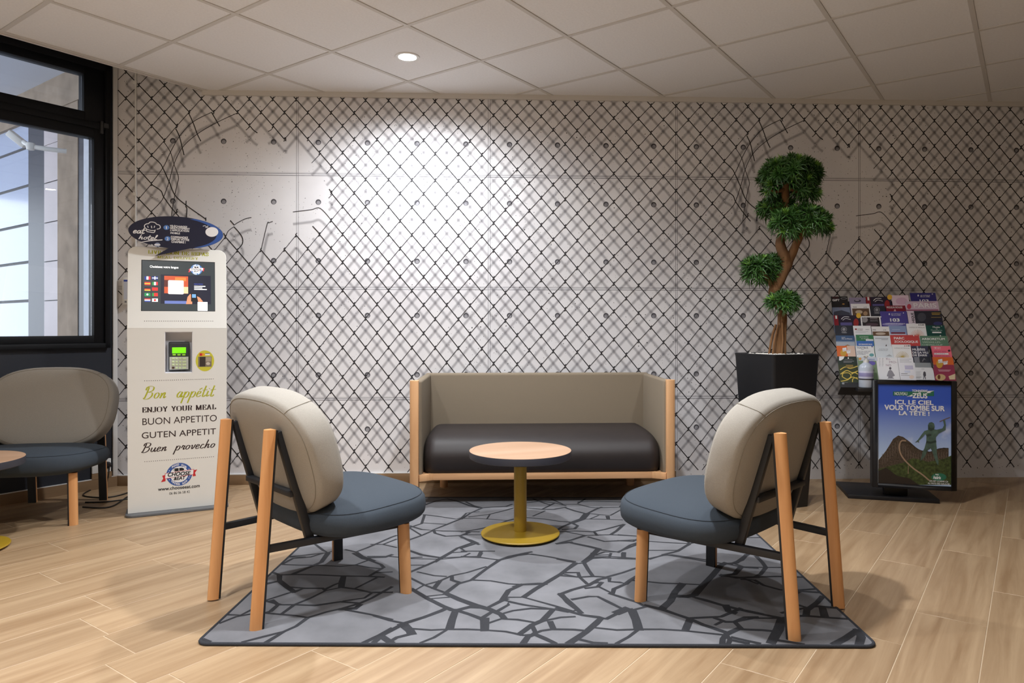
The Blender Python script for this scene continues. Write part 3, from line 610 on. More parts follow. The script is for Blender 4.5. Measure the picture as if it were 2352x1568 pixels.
# woven crack lines: zoomed photo tile, width in mm | points; turned into places on the rug
CRACKS = """
A 13|160 468,300 425,410 405,490 400,600 410,700 418,780 432
A 16|780 432,700 490,620 525,500 600
A 14|620 525,480 560,340 600
A 14|780 432,900 395,1010 370,1130 335,1210 300,1344 225
A 13|215 412,330 415,410 375
A 14|500 320,600 345,690 345,830 350,1000 325,1130 335
A 16|540 315,580 345,530 390,490 400
A 14|690 345,600 410
A 12|690 345,800 300,900 250,1010 228
A 12|500 315,640 270,740 240
A 14|520 130,590 145,700 142,850 145,1000 152,1190 155,1290 160
A 20|590 145,590 185,500 205
A 20|590 185,640 225,690 260
A 13|640 225,760 235,880 235,900 250
A 12|740 240,690 262
A 24|1020 155,1010 190,1005 225
A 14|1005 195,960 210,900 240
A 14|1010 228,1100 240,1200 262,1344 262
A 12|1100 235,1180 195,1240 165
A 12|590 75,720 80,850 80,1000 88,1100 78,1190 95,1280 105
A 18|680 140,800 90,870 60,920 0
A 16|1085 0,1150 35,1190 45,1270 75,1290 95
A 12|1190 45,1100 78
A 20|1190 30,1300 25,1344 10
A 14|600 70,680 35,800 25,880 0
A 12|640 25,760 25
A 14|1190 155,1280 100,1290 95
A 12|1240 130,1344 125
A 12|1210 265,1160 300,1020 320
A 22|1000 375,1100 370,1130 345
A 14|1040 380,1200 410,1344 445
A 20|1160 600,1260 550,1344 505
A 22|35 580,110 598
B 20|0 595,60 545,200 470,330 430,450 385,490 365
B 14|0 420,100 450,200 470
B 32|190 475,240 520,250 540
B 18|250 540,150 565,100 595
B 26|60 565,110 600
B 13|240 505,380 515,490 510,620 510,740 515,880 525,1000 550,1060 545
B 12|490 510,400 565,310 605
B 28|540 395,520 450,505 505
B 22|250 240,360 305,460 355,520 380,560 380,640 360,740 365
B 26|480 270,570 310,680 350,770 375,850 410,870 435
B 20|560 385,640 410,720 440,760 470
B 18|740 365,800 385,730 430,700 435
B 30|740 440,740 515
B 14|760 470,850 440,960 445,1080 465,1130 455
B 14|870 435,860 405,930 385,1050 370,1200 375
B 18|770 360,850 320,890 305
B 14|830 385,900 345,900 325,1000 345,1060 355
B 12|850 310,1000 345,1200 375,1300 395,1344 385
B 24|860 310,900 250,990 210,1100 205,1150 205
B 12|890 295,1000 295,1200 350,1320 385
B 20|1000 295,1080 240,1140 205,1250 140,1344 65
B 14|670 180,780 185,900 205,990 210
B 22|940 225,990 210
B 18|480 265,560 205,650 180,750 105,840 45,960 15,1030 5
B 14|230 160,330 210,420 245,490 270
B 12|330 215,440 185,520 150,620 130,750 90
B 18|520 155,520 180,580 200
B 22|440 185,400 235
B 12|290 125,400 150,480 155
B 16|230 130,350 80,450 35,510 0
B 12|450 40,600 25,720 30,840 45
B 12|1030 5,1150 20,1344 55
B 10|220 35,440 40
B 10|220 80,360 80
B 10|340 290,480 275
B 10|370 305,500 295
B 10|270 250,330 215
B 12|600 20,640 0
B 14|700 30,720 0
B 22|970 545,1060 480,1130 450,1200 375
B 16|1060 490,1080 530,1060 545
B 14|1060 545,1120 520,1190 510,1344 512
B 22|1000 605,1030 560,1080 540
B 20|1080 545,1140 570,1210 605
B 22|1180 460,1200 505
B 12|1130 455,1250 430,1344 425
B 20|1250 270,1300 330,1344 365
B 12|1275 140,1344 155
C 18|20 275,100 245,210 215,280 175,330 165
C 22|20 275,100 345,160 400
C 20|0 365,80 390,170 415,280 430,330 440,400 405,440 380
C 16|100 310,210 290,270 290,340 325,440 375,500 375
C 34|400 400,470 372
C 30|500 380,530 450,545 510
C 16|510 380,590 360,540 330,400 285,350 270
C 20|590 350,700 375,800 410,890 440,980 480,1130 530
C 28|890 445,860 515
C 13|260 500,400 515,550 510,700 510,860 520,1000 535,1140 550
C 14|545 510,480 560,400 608
C 24|80 605,190 530,260 470,290 440
C 14|0 510,110 512,190 520
C 16|150 578,240 600,330 605
C 16|0 155,60 115,130 70,180 65,230 35,300 30,460 35,540 35
C 12|0 40,70 55,130 65
C 18|180 65,210 115,240 155
C 18|60 130,140 130,150 160
C 16|30 150,150 160,240 155,330 160,440 130,540 95
C 16|150 160,200 205
C 18|350 165,350 190,420 195,460 205,380 240,370 275
C 18|460 205,490 180,540 150
C 12|480 180,600 190,700 200,850 205,980 212
C 16|300 195,270 225,190 235
C 12|220 205,280 195
C 12|280 225,360 265
C 12|620 40,700 15,770 10,900 30,1000 45
C 28|980 212,1040 150,1100 80,1130 65
C 26|980 212,920 280,870 290,780 285
C 28|840 205,790 260,760 320,710 365
C 16|780 285,900 290,1000 315,1100 345,1200 370,1344 400
C 28|1130 350,1150 390,1190 400
C 16|900 435,1000 430,1100 425,1160 400,1230 370
C 18|1060 435,1130 460,1190 460,1260 430,1344 430
C 20|1190 460,1230 500,1140 540
C 12|1060 480,1100 460
C 14|1230 510,1344 515
C 20|1140 540,1110 575,1110 610
C 16|1130 545,1160 580,1150 610
C 16|1160 580,1280 605
C 20|1130 70,1200 65,1260 20,1290 0
C 14|1190 70,1260 95,1344 100
C 24|1230 95,1190 140,1100 150
C 20|1100 145,1200 165,1344 160
C 12|1240 165,1344 205
C 20|240 0,230 35
C 10|250 15,350 10
C 12|360 0,350 25
C 16|440 0,440 35
D 12|200 70,290 90,460 95,660 95
D 18|400 20,440 60,465 95,430 140,390 160
D 16|160 150,300 165,390 160,550 155,730 160
D 16|390 180,450 215,560 245,650 250,800 240
D 12|300 175,390 180
D 18|660 270,700 255,840 262
D 18|660 340,740 365,800 355,960 365
D 22|870 290,810 330,770 360,740 380,735 415
D 16|660 420,740 420,860 430,1030 440
D 28|845 370,860 425
D 14|570 400,660 380,740 365
D 16|0 300,190 355,340 390,570 435,660 425
D 12|260 460,380 435,570 435
D 14|300 510,440 515,540 525
D 30|570 440,550 510,500 600
D 16|520 580,620 595,720 615
D 24|930 615,1000 570,1080 515
D 28|1080 515,1105 560,1095 615
D 18|240 565,330 585,420 605
D 12|350 390,440 405,480 420
E 12|970 150,1060 160,1190 180,1230 170,1260 140,1344 130
E 16|970 90,1050 60,1130 45,1200 60,1280 90,1344 105
E 14|880 225,960 250,1030 255,1120 220,1230 175
E 14|870 240,960 210,980 150
E 10|960 205,1130 215
E 14|860 325,960 290,1040 255,1100 260,1230 262,1344 265
E 18|1040 255,1050 275,1120 295,1220 290,1280 270
E 16|1220 295,1300 335,1344 350
E 18|1300 340,1200 375,1160 400,1090 440,1050 467
E 18|860 385,960 420,1090 440
E 12|880 440,960 435
E 14|1160 405,1260 400,1220 375
E 12|1090 440,1200 435,1344 430
E 12|880 240,960 290
E 16|450 385,520 400,600 370,670 340,760 300,790 290
E 18|520 400,560 430,640 460
E 12|620 350,700 350,790 370
E 12|700 350,790 315
E 14|240 345,300 390,330 405,390 385
E 18|330 405,290 460
E 12|330 405,190 420,60 430
E 12|600 430,740 430,860 440
F 16|30 65,80 90,140 105
F 14|140 105,200 100,300 95,340 80
F 14|0 180,60 140,140 105
F 12|50 165,130 155,180 150,300 120,350 105
F 10|0 175,100 175,190 180,310 190
F 10|190 150,170 180
F 14|0 265,100 250,220 225,310 190,350 180
F 12|40 260,30 285,0 290
F 10|30 285,130 285
F 14|0 305,60 320,110 340,0 375
F 12|440 70,520 60,620 70,700 90
F 12|480 45,560 75,600 85
F 14|440 105,540 115,620 115,700 100
F 12|540 115,620 75
F 12|440 170,560 180,660 195,740 200
F 12|480 160,560 125
F 12|600 45,680 80,780 80,860 100,900 105
F 12|780 75,830 45
F 10|780 65,880 60,1070 65
F 12|900 105,1060 100,1085 75
F 16|700 105,760 125,840 145
F 14|840 145,900 115,940 100
F 32|840 145,810 180,740 205
F 18|740 205,680 230,640 255
F 18|740 205,780 225,760 245,680 250
F 12|840 140,920 150,1000 155,1065 120
F 10|820 180,920 180,1080 185
F 10|920 155,860 180
F 20|980 160,985 180
F 14|650 265,760 260,880 265,960 250,1090 215
F 18|1090 215,1040 260,1000 285
F 14|890 265,910 290
F 12|700 265,830 290,1000 285,1190 295
F 18|830 290,740 320,640 345
F 22|740 340,860 365,920 380
F 14|850 300,960 330,1060 325,1160 320
F 26|920 380,870 430,820 467
F 14|920 385,1050 400,1190 345
F 12|870 430,960 400,1040 400
F 12|880 435,1000 430,1190 445
F 20|1090 405,1085 440
F 20|640 345,740 335
F 14|470 415,600 435,760 467
F 16|240 460,320 430,420 410,470 400
F 12|0 430,120 435,250 455
F 18|130 400,115 435
F 12|0 395,60 395,140 395,220 395
G 10|0 80,140 90
G 12|0 200,80 150,140 130
G 14|0 120,100 125,140 105
G 18|40 200,35 235
G 12|0 240,140 245,210 240,320 215
G 12|210 125,360 135,480 140,580 120,700 60
G 12|210 185,400 185,480 145
G 16|480 140,400 190,300 215
G 14|320 215,480 240,590 260,760 280
G 20|860 215,830 250,760 275
G 10|690 110,780 100,960 100
G 14|780 105,740 20,640 -60,520 -90
G 12|480 140,380 60,220 20,120 -40
G 12|640 -60,760 -80
G 12|380 60,520 0,640 -60
"""
TILES = {'A': (440, 1270), 'B': (860, 1270), 'C': (1280, 1270), 'D': (1600, 1270), 'E': (640, 1130), 'F': (1060, 1130), 'G': (1420, 1200)}
ck = MB(); rr = random.Random(3); nk = 0
for ln in CRACKS.split('\n'):
    if not ln: continue
    head, pts = ln.split('|'); t_, w = head.split(); ox, oy = TILES[t_]; w = float(w)/1000*1.05; P = []
    for q in pts.split(','):
        x, y = map(float, q.split()); p = fl(ox+x*.34226, oy+y*.34226, .009).to_2d()-RA
        P.append(V2(min(RW-.014, max(.014, p.dot(rx))), min(RD-.014, max(.014, p.dot(ry)))))
    nk += 1; z = .0087+nk*1.2e-6; vs = []
    for i, p in enumerate(P):
        t = (P[min(i+1, len(P)-1)]-P[max(i-1, 0)]).normalized(); n = V2(-t.y, t.x)*w/2*rr.uniform(.85, 1.15)
        if i == 0: p = p-t*w*.3
        if i == len(P)-1: p = p+t*w*.3
        vs += [(p.x+n.x, p.y+n.y, z), (p.x-n.x, p.y-n.y, z)]
    ck.add(vs, [(2*i, 2*i+1, 2*i+3, 2*i+2) for i in range(len(P)-1)])
so = obj('crack_pattern', ck, m_rugdark, rug); so['kind'] = 'stuff'
RUGZ = .0088

# ================================================================== SOFA
m_beech = wood('beech wood', (222, 176, 130), (204, 152, 106), .42, 2, .04, 1.2)
m_taupe = vary(mat('taupe upholstery', (134, 121, 103), .95), 500, .1, bump=.35, bscale=900)
m_leath = vary(mat('brown black leatherette', (38, 31, 30), .58), 6, .08, bump=.08, bscale=250)
SX0, SX1, SY0, SY1, SH = -.499, 1.04, 4.05, 4.705, .742
sofa = thing('sofa', 'taupe box sofa with dark brown seat and beech posts against the wall', 'sofa', ((SX0+SX1)/2, (SY0+SY1)/2, 0))
hw, hd = (SX1-SX0)/2, (SY1-SY0)/2
D_ = lambda r, sgn: [(sgn*x, y) for x, y in ([(-.022, -.03), (-.022, .03)]+[(-.022+.012+.040*math.cos(a), .03*math.sin(a)) for a in [math.pi/2-k*math.pi/10 for k in range(0, 11)]])]
for sgn in (-1, 1):
    obj('post', MB().prism(D_(0, sgn), RUGZ-.001, SH-.003), m_beech, sofa, (sgn*(hw-.032), -hd+.03, 0), bevel=.002)
    obj('arm_panel', MB().box(-.022, .022, -.29, .325, .175, SH-.004), m_taupe, sofa, (sgn*(hw-.048), 0, 0), bevel=.014, segs=4)
    obj('rear_foot', MB().lathe([(.0, 0), (.026, 0), (.026, .19), (0, .19)], 20), m_beech, sofa, (sgn*(hw-.155), hd-.05, 0), smooth=40)
obj('back_panel', MB().box(-hw+.03, hw-.03, -.026, .026, .175, SH+.002), m_taupe, sofa, (0, hd-.03, 0), bevel=.018, segs=4)
obj('front_rail', MB().box(-hw+.13, hw-.13, -.02, .02, .160, .198), wood('beech wood rail', (210, 164, 122), (186, 138, 96), .42, 0), sofa, (0, -hd+.075, 0), bevel=.003)
for sgn in (-1, 1):
    obj('side_rail', MB().bar((sgn*(hw-.13), -hd+.075, .179), (sgn*(hw-.05), -hd+.03, .179), .03, .038).bar((sgn*(hw-.08), -hd+.05, .179), (sgn*(hw-.08), hd-.06, .179), .03, .03), m_beech, sofa, bevel=.002)
# cushion: profile with a big rounded front, swept across the width with rounded ends
prof = catmull([V2(.28, .192), V2(-.2, .19), V2(-.265, .205), V2(-.295, .27), V2(-.285, .335), V2(-.225, .392), V2(-.1, .412), V2(.1, .415), V2(.28, .412)], 5)
cu = MB(); vs, fs = [], []; W2 = hw-.072; xs = [math.sin(math.pi/2*(-1+2*k/40)) for k in range(41)]
for t in xs:
    ed = (1-min(1, (1-abs(t))*W2/.07)); sh = 1-.24*ed**2.4
    for p in prof: vs.append((t*W2, .28+(p.x-.28)*(1-.14*ed**2.5), .205+(p.y-.205)*sh))
npf = len(prof)
for i in range(40):
    for j in range(npf): fs.append((i*npf+j, i*npf+(j+1) % npf, (i+1)*npf+(j+1) % npf, (i+1)*npf+j))
fs += [list(range(npf)), list(range(40*npf, 41*npf))]
obj('seat_cushion', MB().add(vs, fs), m_leath, sofa, smooth=50)

# ================================================================== ROUND TABLES
m_top = wood('pale beech laminate', (194, 158, 130), (176, 138, 108), .4, 0, .02, .5)
m_edge = mat('dark table edge', (46, 46, 54), .5)
m_must = vary(mat('mustard powder coat', (164, 132, 34), .42), 4, .06)
def round_table(x, y, z, label):
    t = thing('round_table', label, 'table', (x, y, z), .35)
    obj('base_plate', MB().lathe([(.0, .010), (.19, .010), (.195, .0115), (.1955, .015), (.193, .018), (.05, .0195), (.036, .024), (.0, .024)], 64), m_must, t, smooth=35)
    obj('column', MB().lathe([(.0315, .02), (.0315, .388)], 40), m_must, t, smooth=40)
    for k in range(5): a = .4+k*1.2566; obj('glide', MB().lathe([(.012, 0), (.013, .010), (0, .010)], 12), m_black, t, (.165*math.cos(a), .165*math.sin(a), 0), smooth=40)
    tp = obj('table_top', MB().lathe([(0, .388), (.245, .388), (.2525, .392), (.2535, .4235), (.253, .4245)], 96), m_edge, t, smooth=35)
    obj('laminate', MB().lathe([(.2527, .4244), (.2522, .4255), (0, .4255)], 96), m_top, tp, smooth=30)
    return t
round_table(.118, 3.515, RUGZ, 'low round table with beech top and mustard pedestal on the rug')
round_table(-2.50, 3.41, 0, 'low round table with beech top and mustard pedestal by the window armchair')

# ================================================================== LOUNGE CHAIRS
m_oak = wood('orange beech leg', (220, 164, 110), (200, 138, 84), .42, 2, .04, 1.2)
m_steel = mat('black steel tube', (26, 27, 31), .5)
m_beige = vary(mat('beige chair fabric', (154, 148, 139), .95), 420, .09, bump=.35, bscale=900)
m_slate = vary(mat('slate blue chair fabric', (53, 61, 70), .95), 420, .1, bump=.35, bscale=900)
m_seamb = mat('beige stitching', (132, 124, 112), .95); m_seams = mat('slate stitching', (40, 46, 54), .95)
def make_chair():
    t = thing('lounge_chair', 'x', 'chair')
    arc = [(-.034*math.sin(a), .0215*math.cos(a)) for a in [math.pi*k/12 for k in range(13)]]
    def leg(p, q, sgn):                          # half round wood with a flat steel strip on its inner side
        sec = [(y, sgn*x) for x, y in arc]; P, Q = Vector(p), Vector(q)
        ax = Vector((1, 0, 0))
        def ring(c, s): return [(c.x+s*x, c.y+y, c.z) for x, y in arc]
        n = len(arc); mb = MB().add(ring(P, sgn)+ring(Q, sgn), [list(range(n)), list(range(n, 2*n))]+[(i, (i+1) % n, n+(i+1) % n, n+i) for i in range(n)])
        o = obj('leg', mb, m_oak, t, smooth=40)
        f = lambda c, a, b: [(c.x+sgn*a, c.y-.0205, c.z), (c.x+sgn*a, c.y+.0205, c.z), (c.x+sgn*b, c.y+.0205, c.z), (c.x+sgn*b, c.y-.0205, c.z)]
        v = f(P, .0002, .008)+f(Q-Vector((0, 0, .003)), .0002, .008)
        obj('steel_strip', MB().add(v, [(0, 1, 2, 3), (4, 5, 6, 7), (0, 1, 5, 4), (1, 2, 6, 5), (2, 3, 7, 6), (3, 0, 4, 7)]), m_steel, o)
    def front_leg(s):                            # the same half round leg with its strip facing inwards
        P, Q = Vector((.552, s*.262, 0)), Vector((.545, s*.255, .275)); n = len(arc)
        ring = lambda c: [(c.x+y, c.y-s*x, c.z) for x, y in arc]
        o = obj('leg', MB().add(ring(P)+ring(Q), [list(range(n)), list(range(n, 2*n))]+[(i, (i+1) % n, n+(i+1) % n, n+i) for i in range(n)]), m_oak, t, smooth=40)
        f = lambda c: [(c.x+q, c.y-s*r, c.z) for q, r in ((-.0205, .0002), (.0205, .0002), (.0205, .008), (-.0205, .008))]
        obj('steel_strip', MB().add(f(P)+f(Q), [(0, 1, 2, 3), (4, 5, 6, 7), (0, 1, 5, 4), (1, 2, 6, 5), (2, 3, 7, 6), (3, 0, 4, 7)]), m_steel, o)
    for s in (-1, 1):
        leg((0, s*.195, 0), (.050, s*.195, .682), 1)
        front_leg(s)
        obj('side_rail', MB().bar((.026, s*.195, .268), (.536, s*.246, .268), .024, .024), m_steel, t, bevel=.002)
        obj('back_bar', MB().bar((.0715, s*.192, .672), (.185, s*.196, .272), .022, .03, up=Vector((1, 0, 0))), m_steel, t, bevel=.002)
    obj('cross_bar', MB().bar((.127, -.194, .442), (.127, .194, .442), .03, .02), m_steel, t, bevel=.002)
    obj('seat_rail', MB().bar((.3, -.22, .268), (.3, .22, .268), .024, .024), m_steel, t, bevel=.002)
    # seat: broad rounded cushion
    a, b, c, n1, n2 = .264, .350, .073, .64, .62
    sx = .430
    se = superell(a, b, c, n1, n2, 18); se.v = [(x+sx, y*(1-.05*((x/a)-.2)), z+.332+.010*(x/a)*(1 if z > 0 else .3)) for x, y, z in se.v]
    seat = obj('seat', se, m_slate, t, smooth=180)
    def ringp(u, aa, bb, cc, p1, p2, off=1.003):
        return [(aa*off*spow(math.cos(u), p1)*spow(math.cos(v), p2), bb*off*spow(math.cos(u), p1)*spow(math.sin(v), p2), cc*spow(math.sin(u), p1)) for v in [2*math.pi*k/96 for k in range(96)]]
    rp = [(x+sx, y*(1-.05*((x/a)-.2)), z+.332+.010*(x/a)*(1 if z > 0 else .3)) for x, y, z in ringp(.42, a, b, c, n1, n2)]
    obj('seam', MB().tube(rp, .0013, 5, True), m_seams, seat)
    # backrest: thick rounded pad, tilted
    ti, x0, z0 = .29, .168, .576; ba, bb, bc, q1, q2 = .068, .337, .237, .36, .73
    def tb(p):
        up, lat, n = p
        n = n+.018*(lat/bb)**2                       # gentle wrap towards the sitter
        return (x0+n*math.cos(ti)-up*math.sin(ti), lat*(1-.04*(-up/bc)), z0+up*math.cos(ti)+n*math.sin(ti))
    bk = superell(bc, bb, ba, q1, q2, 18); bk.v = [tb(p) for p in bk.v]
    back = obj('backrest', bk, m_beige, t, smooth=180)
    for u in (-.62, .62): obj('seam', MB().tube([tb(p) for p in ringp(u, bc, bb, ba, q1, q2)], .0013, 5, True), m_seamb, back)
    for sg in (-1, 1):
        v = math.radians(40)*sg
        obj('seam', MB().tube([tb((bc*1.002*spow(math.cos(u), q1)*spow(math.cos(v), q2), bb*1.002*spow(math.cos(u), q1)*spow(math.sin(v), q2), ba*spow(math.sin(u), q1))) for u in [-.62+1.24*k/10 for k in range(11)]], .0013, 5), m_seamb, back)
    return t
ch = make_chair()
spots = [((-.945, 2.6195), (.749236, .6623), RUGZ, 'beige and slate lounge chair with a rear leg off the rug, beside the kiosk'),
         ((1.12, 2.448), (-.690, .7237), RUGZ, 'beige and slate lounge chair in front of the black planter'),
         ((-2.566, 4.36), (.110, -.994), 0, 'beige and slate lounge chair standing under the black window')]
for i, ((x, y), (ex, ey), z, lab) in enumerate(spots):
    o = ch if i == 0 else copy_tree(ch)
    o.location = (x, y, z*.6); o.rotation_euler = (0, 0, math.atan2(ey, ex)); o['label'] = lab; o['group'] = 'matching lounge chairs'

# ================================================================== KIOSK
m_kw = mat('white kiosk steel', (226, 225, 220), .45); m_kg = mat('grey kiosk base', (92, 93, 95), .5); m_ink = mat('brown black print', (52, 36, 36), .6); m_olive = mat('olive green print', (176, 178, 40), .6)
m_wp = mat('white print', (236, 236, 238), .6); m_navyp = mat('navy print', (20, 24, 52), .5); m_bluep = mat('blue print 2', (52, 88, 160), .5); m_redp = mat('red print', (200, 40, 48), .5); m_blk = mat('black print', (24, 24, 28), .6)
kl, kr = Vector((-2.034, 4.001, 0)), Vector((-1.578, 4.204, 0)); kt = (kr-kl).normalized(); km = Vector((kt.y, -kt.x, 0)); kc = (kl+kr)/2; KW = .5; FOLD = .078
kz0, kz1, kz2 = .014, 1.038, 1.492
kiosk = thing('order_kiosk', 'tall white meal ordering kiosk with screen and payment terminal', 'kiosk', kc, math.atan2(kt.y, kt.x))
low = Panel(kc+UP*kz0, kt, km*FOLD+UP*(kz1-kz0)); upp = Panel(kc+km*FOLD+UP*kz1, kt, -km*(FOLD+.0)+UP*(kz2-kz1))
def sub(parent, name, me, m, pan):              # part of the kiosk lying in a panel's frame
    o = obj(name, me, m, None); o.matrix_world = pan.M; o.parent = parent; o.matrix_parent_inverse = Matrix.Identity(4)
    o.matrix_basis = kmat.inverted() @ pan.M; return o
kmat = Matrix.Rotation(math.atan2(kt.y, kt.x), 4, 'Z'); kmat.translation = kc
LH = math.hypot(FOLD, kz1-kz0); UH = math.hypot(FOLD, kz2-kz1)
nx0, nz0 = low.px((378.5, 857)); nx1, nz1 = low.px((442.5, 761.5))    # terminal niche
lp = MB().box(-KW/2, nx0, 0, .02, 0, LH).box(nx1, KW/2, 0, .02, 0, LH).box(nx0, nx1, 0, .02, 0, nz0).box(nx0, nx1, 0, .02, nz1, LH)
lower = sub(kiosk, 'lower_panel', lp, m_kw, low)
rc = rrect(-KW/2, 0, KW/2, UH, .042); rc = [(-KW/2, 0), (KW/2, 0)]+[p for p in rc if p[1] > UH/2]
upper = sub(kiosk, 'upper_panel', MB().prism_y(rc, 0, .02).mesh('upper_panel', .0015, 1), m_kw, upp)
sub(kiosk, 'body', MB().box(-KW/2+.03, KW/2-.03, .08, .16, .0, LH-.03).box(-KW/2+.03, nx0-.01, .02, .08, .0, LH-.05).box(nx1+.01, KW/2-.03, .02, .08, .0, LH-.05).box(-KW/2+.05, KW/2-.05, .1, .16, LH-.03, LH+.25), mat('kiosk body grey', (150, 150, 148), .5), low)
kb = [(-KW/2-.012, .13)]+[(-KW/2-.012+.045-.045*math.cos(math.radians(9*k)), -.012-.045*math.sin(math.radians(9*k))) for k in range(11)]
kb = kb+[(-x, y) for x, y in kb[::-1]]
obj('base_plate', MB().prism(kb, 0, .013), m_kg, kiosk, bevel=.002)
# niche
sub(kiosk, 'niche', MB().box(nx0, nx1, .07, .075, nz0, nz1).box(nx0, nx0+.003, .002, .07, nz0, nz1).box(nx1-.003, nx1, .002, .07, nz0, nz1).box(nx0, nx1, .002, .07, nz0, nz0+.003).box(nx0, nx1, .002, .07, nz1-.003, nz1), mat('niche white', (225, 226, 232), .5), low)
Kb = lambda x, y: (270+x*.14028, 740+y*.14028)
pan_t = Panel(low.o+low.y*.02, low.x, low.z)
ta = pan_t.px(Kb(835, 790)); tb_ = pan_t.px(Kb(1180, 330))
term = sub(kiosk, 'card_terminal', MB().box(ta[0], tb_[0], .004, .055, ta[1], tb_[1]).mesh('card_terminal', .006, 3), mat('dark terminal plastic', (52, 56, 60), .45), pan_t)
pan_k = Panel(pan_t.o+low.y*.004, low.x, low.z)
def k2(p): return p
def tp_(name, x0, y0, x1, y1, m, d0, d1, bev=.0015):
    a = pan_k.px(Kb(x0, y1)); b = pan_k.px(Kb(x1, y0)); return obj(name, MB().box(a[0], b[0], .004-d1, .004-d0, a[1], b[1]), m, term, bevel=bev)
tp_('terminal_screen', 893, 408, 1120, 508, mat('lime lcd', (120, 226, 20), .4, emit=.55), 0, .001)
for x in (927, 1006, 1085): tp_('function_key', x-27, 518, x+27, 543, mat('lime key', (158, 224, 60), .5, emit=.1), 0, .003, .002)
tp_('keypad_plate', 850, 562, 1160, 775, mat('keypad silver', (196, 198, 192), .4), 0, .001)
for r_, y in enumerate((594, 645, 693, 743)):
    for c_, (x, w) in enumerate(((910, 22), (967, 20), (1024, 20), (1092, 33))):
        tp_('key', x-w, y-17, x+w, y+17, mat('pale green key', (206, 222, 176), .5) if (r_, c_) != (3, 0) else mat('steel key', (110, 96, 86), .3, metal=1), .001, .004, .002)
# sticker with the bank cards
low.ell(lower, 'sticker', mat('yellow green sticker', (204, 198, 60), .5), *Kb(1430, 630), 21.3, 24, .0008)
sx_ = lambda n, m, a, b, c, d, l=.0014: low.rect(lower, n, m, *Kb(a, b), *Kb(c, d), l)
sx_('sticker_print', m_redp, 1342, 505, 1385, 548); sx_('sticker_print', mat('orange print', (236, 150, 40), .5), 1385, 505, 1422, 548); sx_('sticker_print', m_wp, 1435, 507, 1512, 538); sx_('sticker_print', mat('indigo print', (40, 60, 150), .5), 1435, 507, 1512, 516, .0018)
sx_('sticker_print', mat('bronze print', (128, 116, 100), .5), 1320, 560, 1540, 728); sx_('sticker_print', mat('brown print', (56, 48, 42), .5), 1345, 565, 1438, 722, .0018); sx_('sticker_print', mat('tan print', (168, 156, 138), .5), 1445, 568, 1532, 640, .0018); low.ell(lower, 'sticker_print', mat('tan print light', (200, 190, 172), .5), *Kb(1482, 675), 4.6, 3.4, .0018)
# dotted rules
def dots(pan, par, p, q, n, r=.0022):
    a, b = Vector(pan.px(p)), Vector(pan.px(q)); P = []
    for k in range(n): c = a+(b-a)*(k/(n-1)); P.append([(c.x+r*math.cos(t*1.0472), c.y+r*math.sin(t*1.0472)) for t in range(6)])
    pan.polyl(par, 'dotted_rule', m_ink, P, .0008)
K1 = lambda x, y: (270+x*.17857, 480+y*.17857); K3 = lambda x, y: (270+x*.16578, 950+y*.16578)
dots(upp, upper, K1(348, 1440), K1(1225, 1440), 34); dots(low, lower, Kb(445, 958), Kb(1565, 926), 34); dots(low, lower, K3(378, 663), K3(1328, 594), 34)
# lettering on the front
low.strokes(lower, 'Bon appétit', m_olive, (329, 912.5), (496, 886), SCRIPT, .115, .03, .28, .07, .75, pen=.25)
low.strokes(lower, 'ENJOY YOUR MEAL', m_ink, (327, 943), (495, 932), SERIF, .26, .06, 0, .14, .5)
low.text(lower, 'BUON APPETITO', m_ink, (327, 971.5), (498, 956.3)); low.text(lower, 'GUTEN APPETIT', m_ink, (325.5, 1001.9), (496, 987.8), bold=.004)
low.strokes(lower, 'Buen provecho', m_ink, (325, 1032.9), (495, 1013.5), SCRIPT, .13, .06, .28, .07, .7, pen=.25)
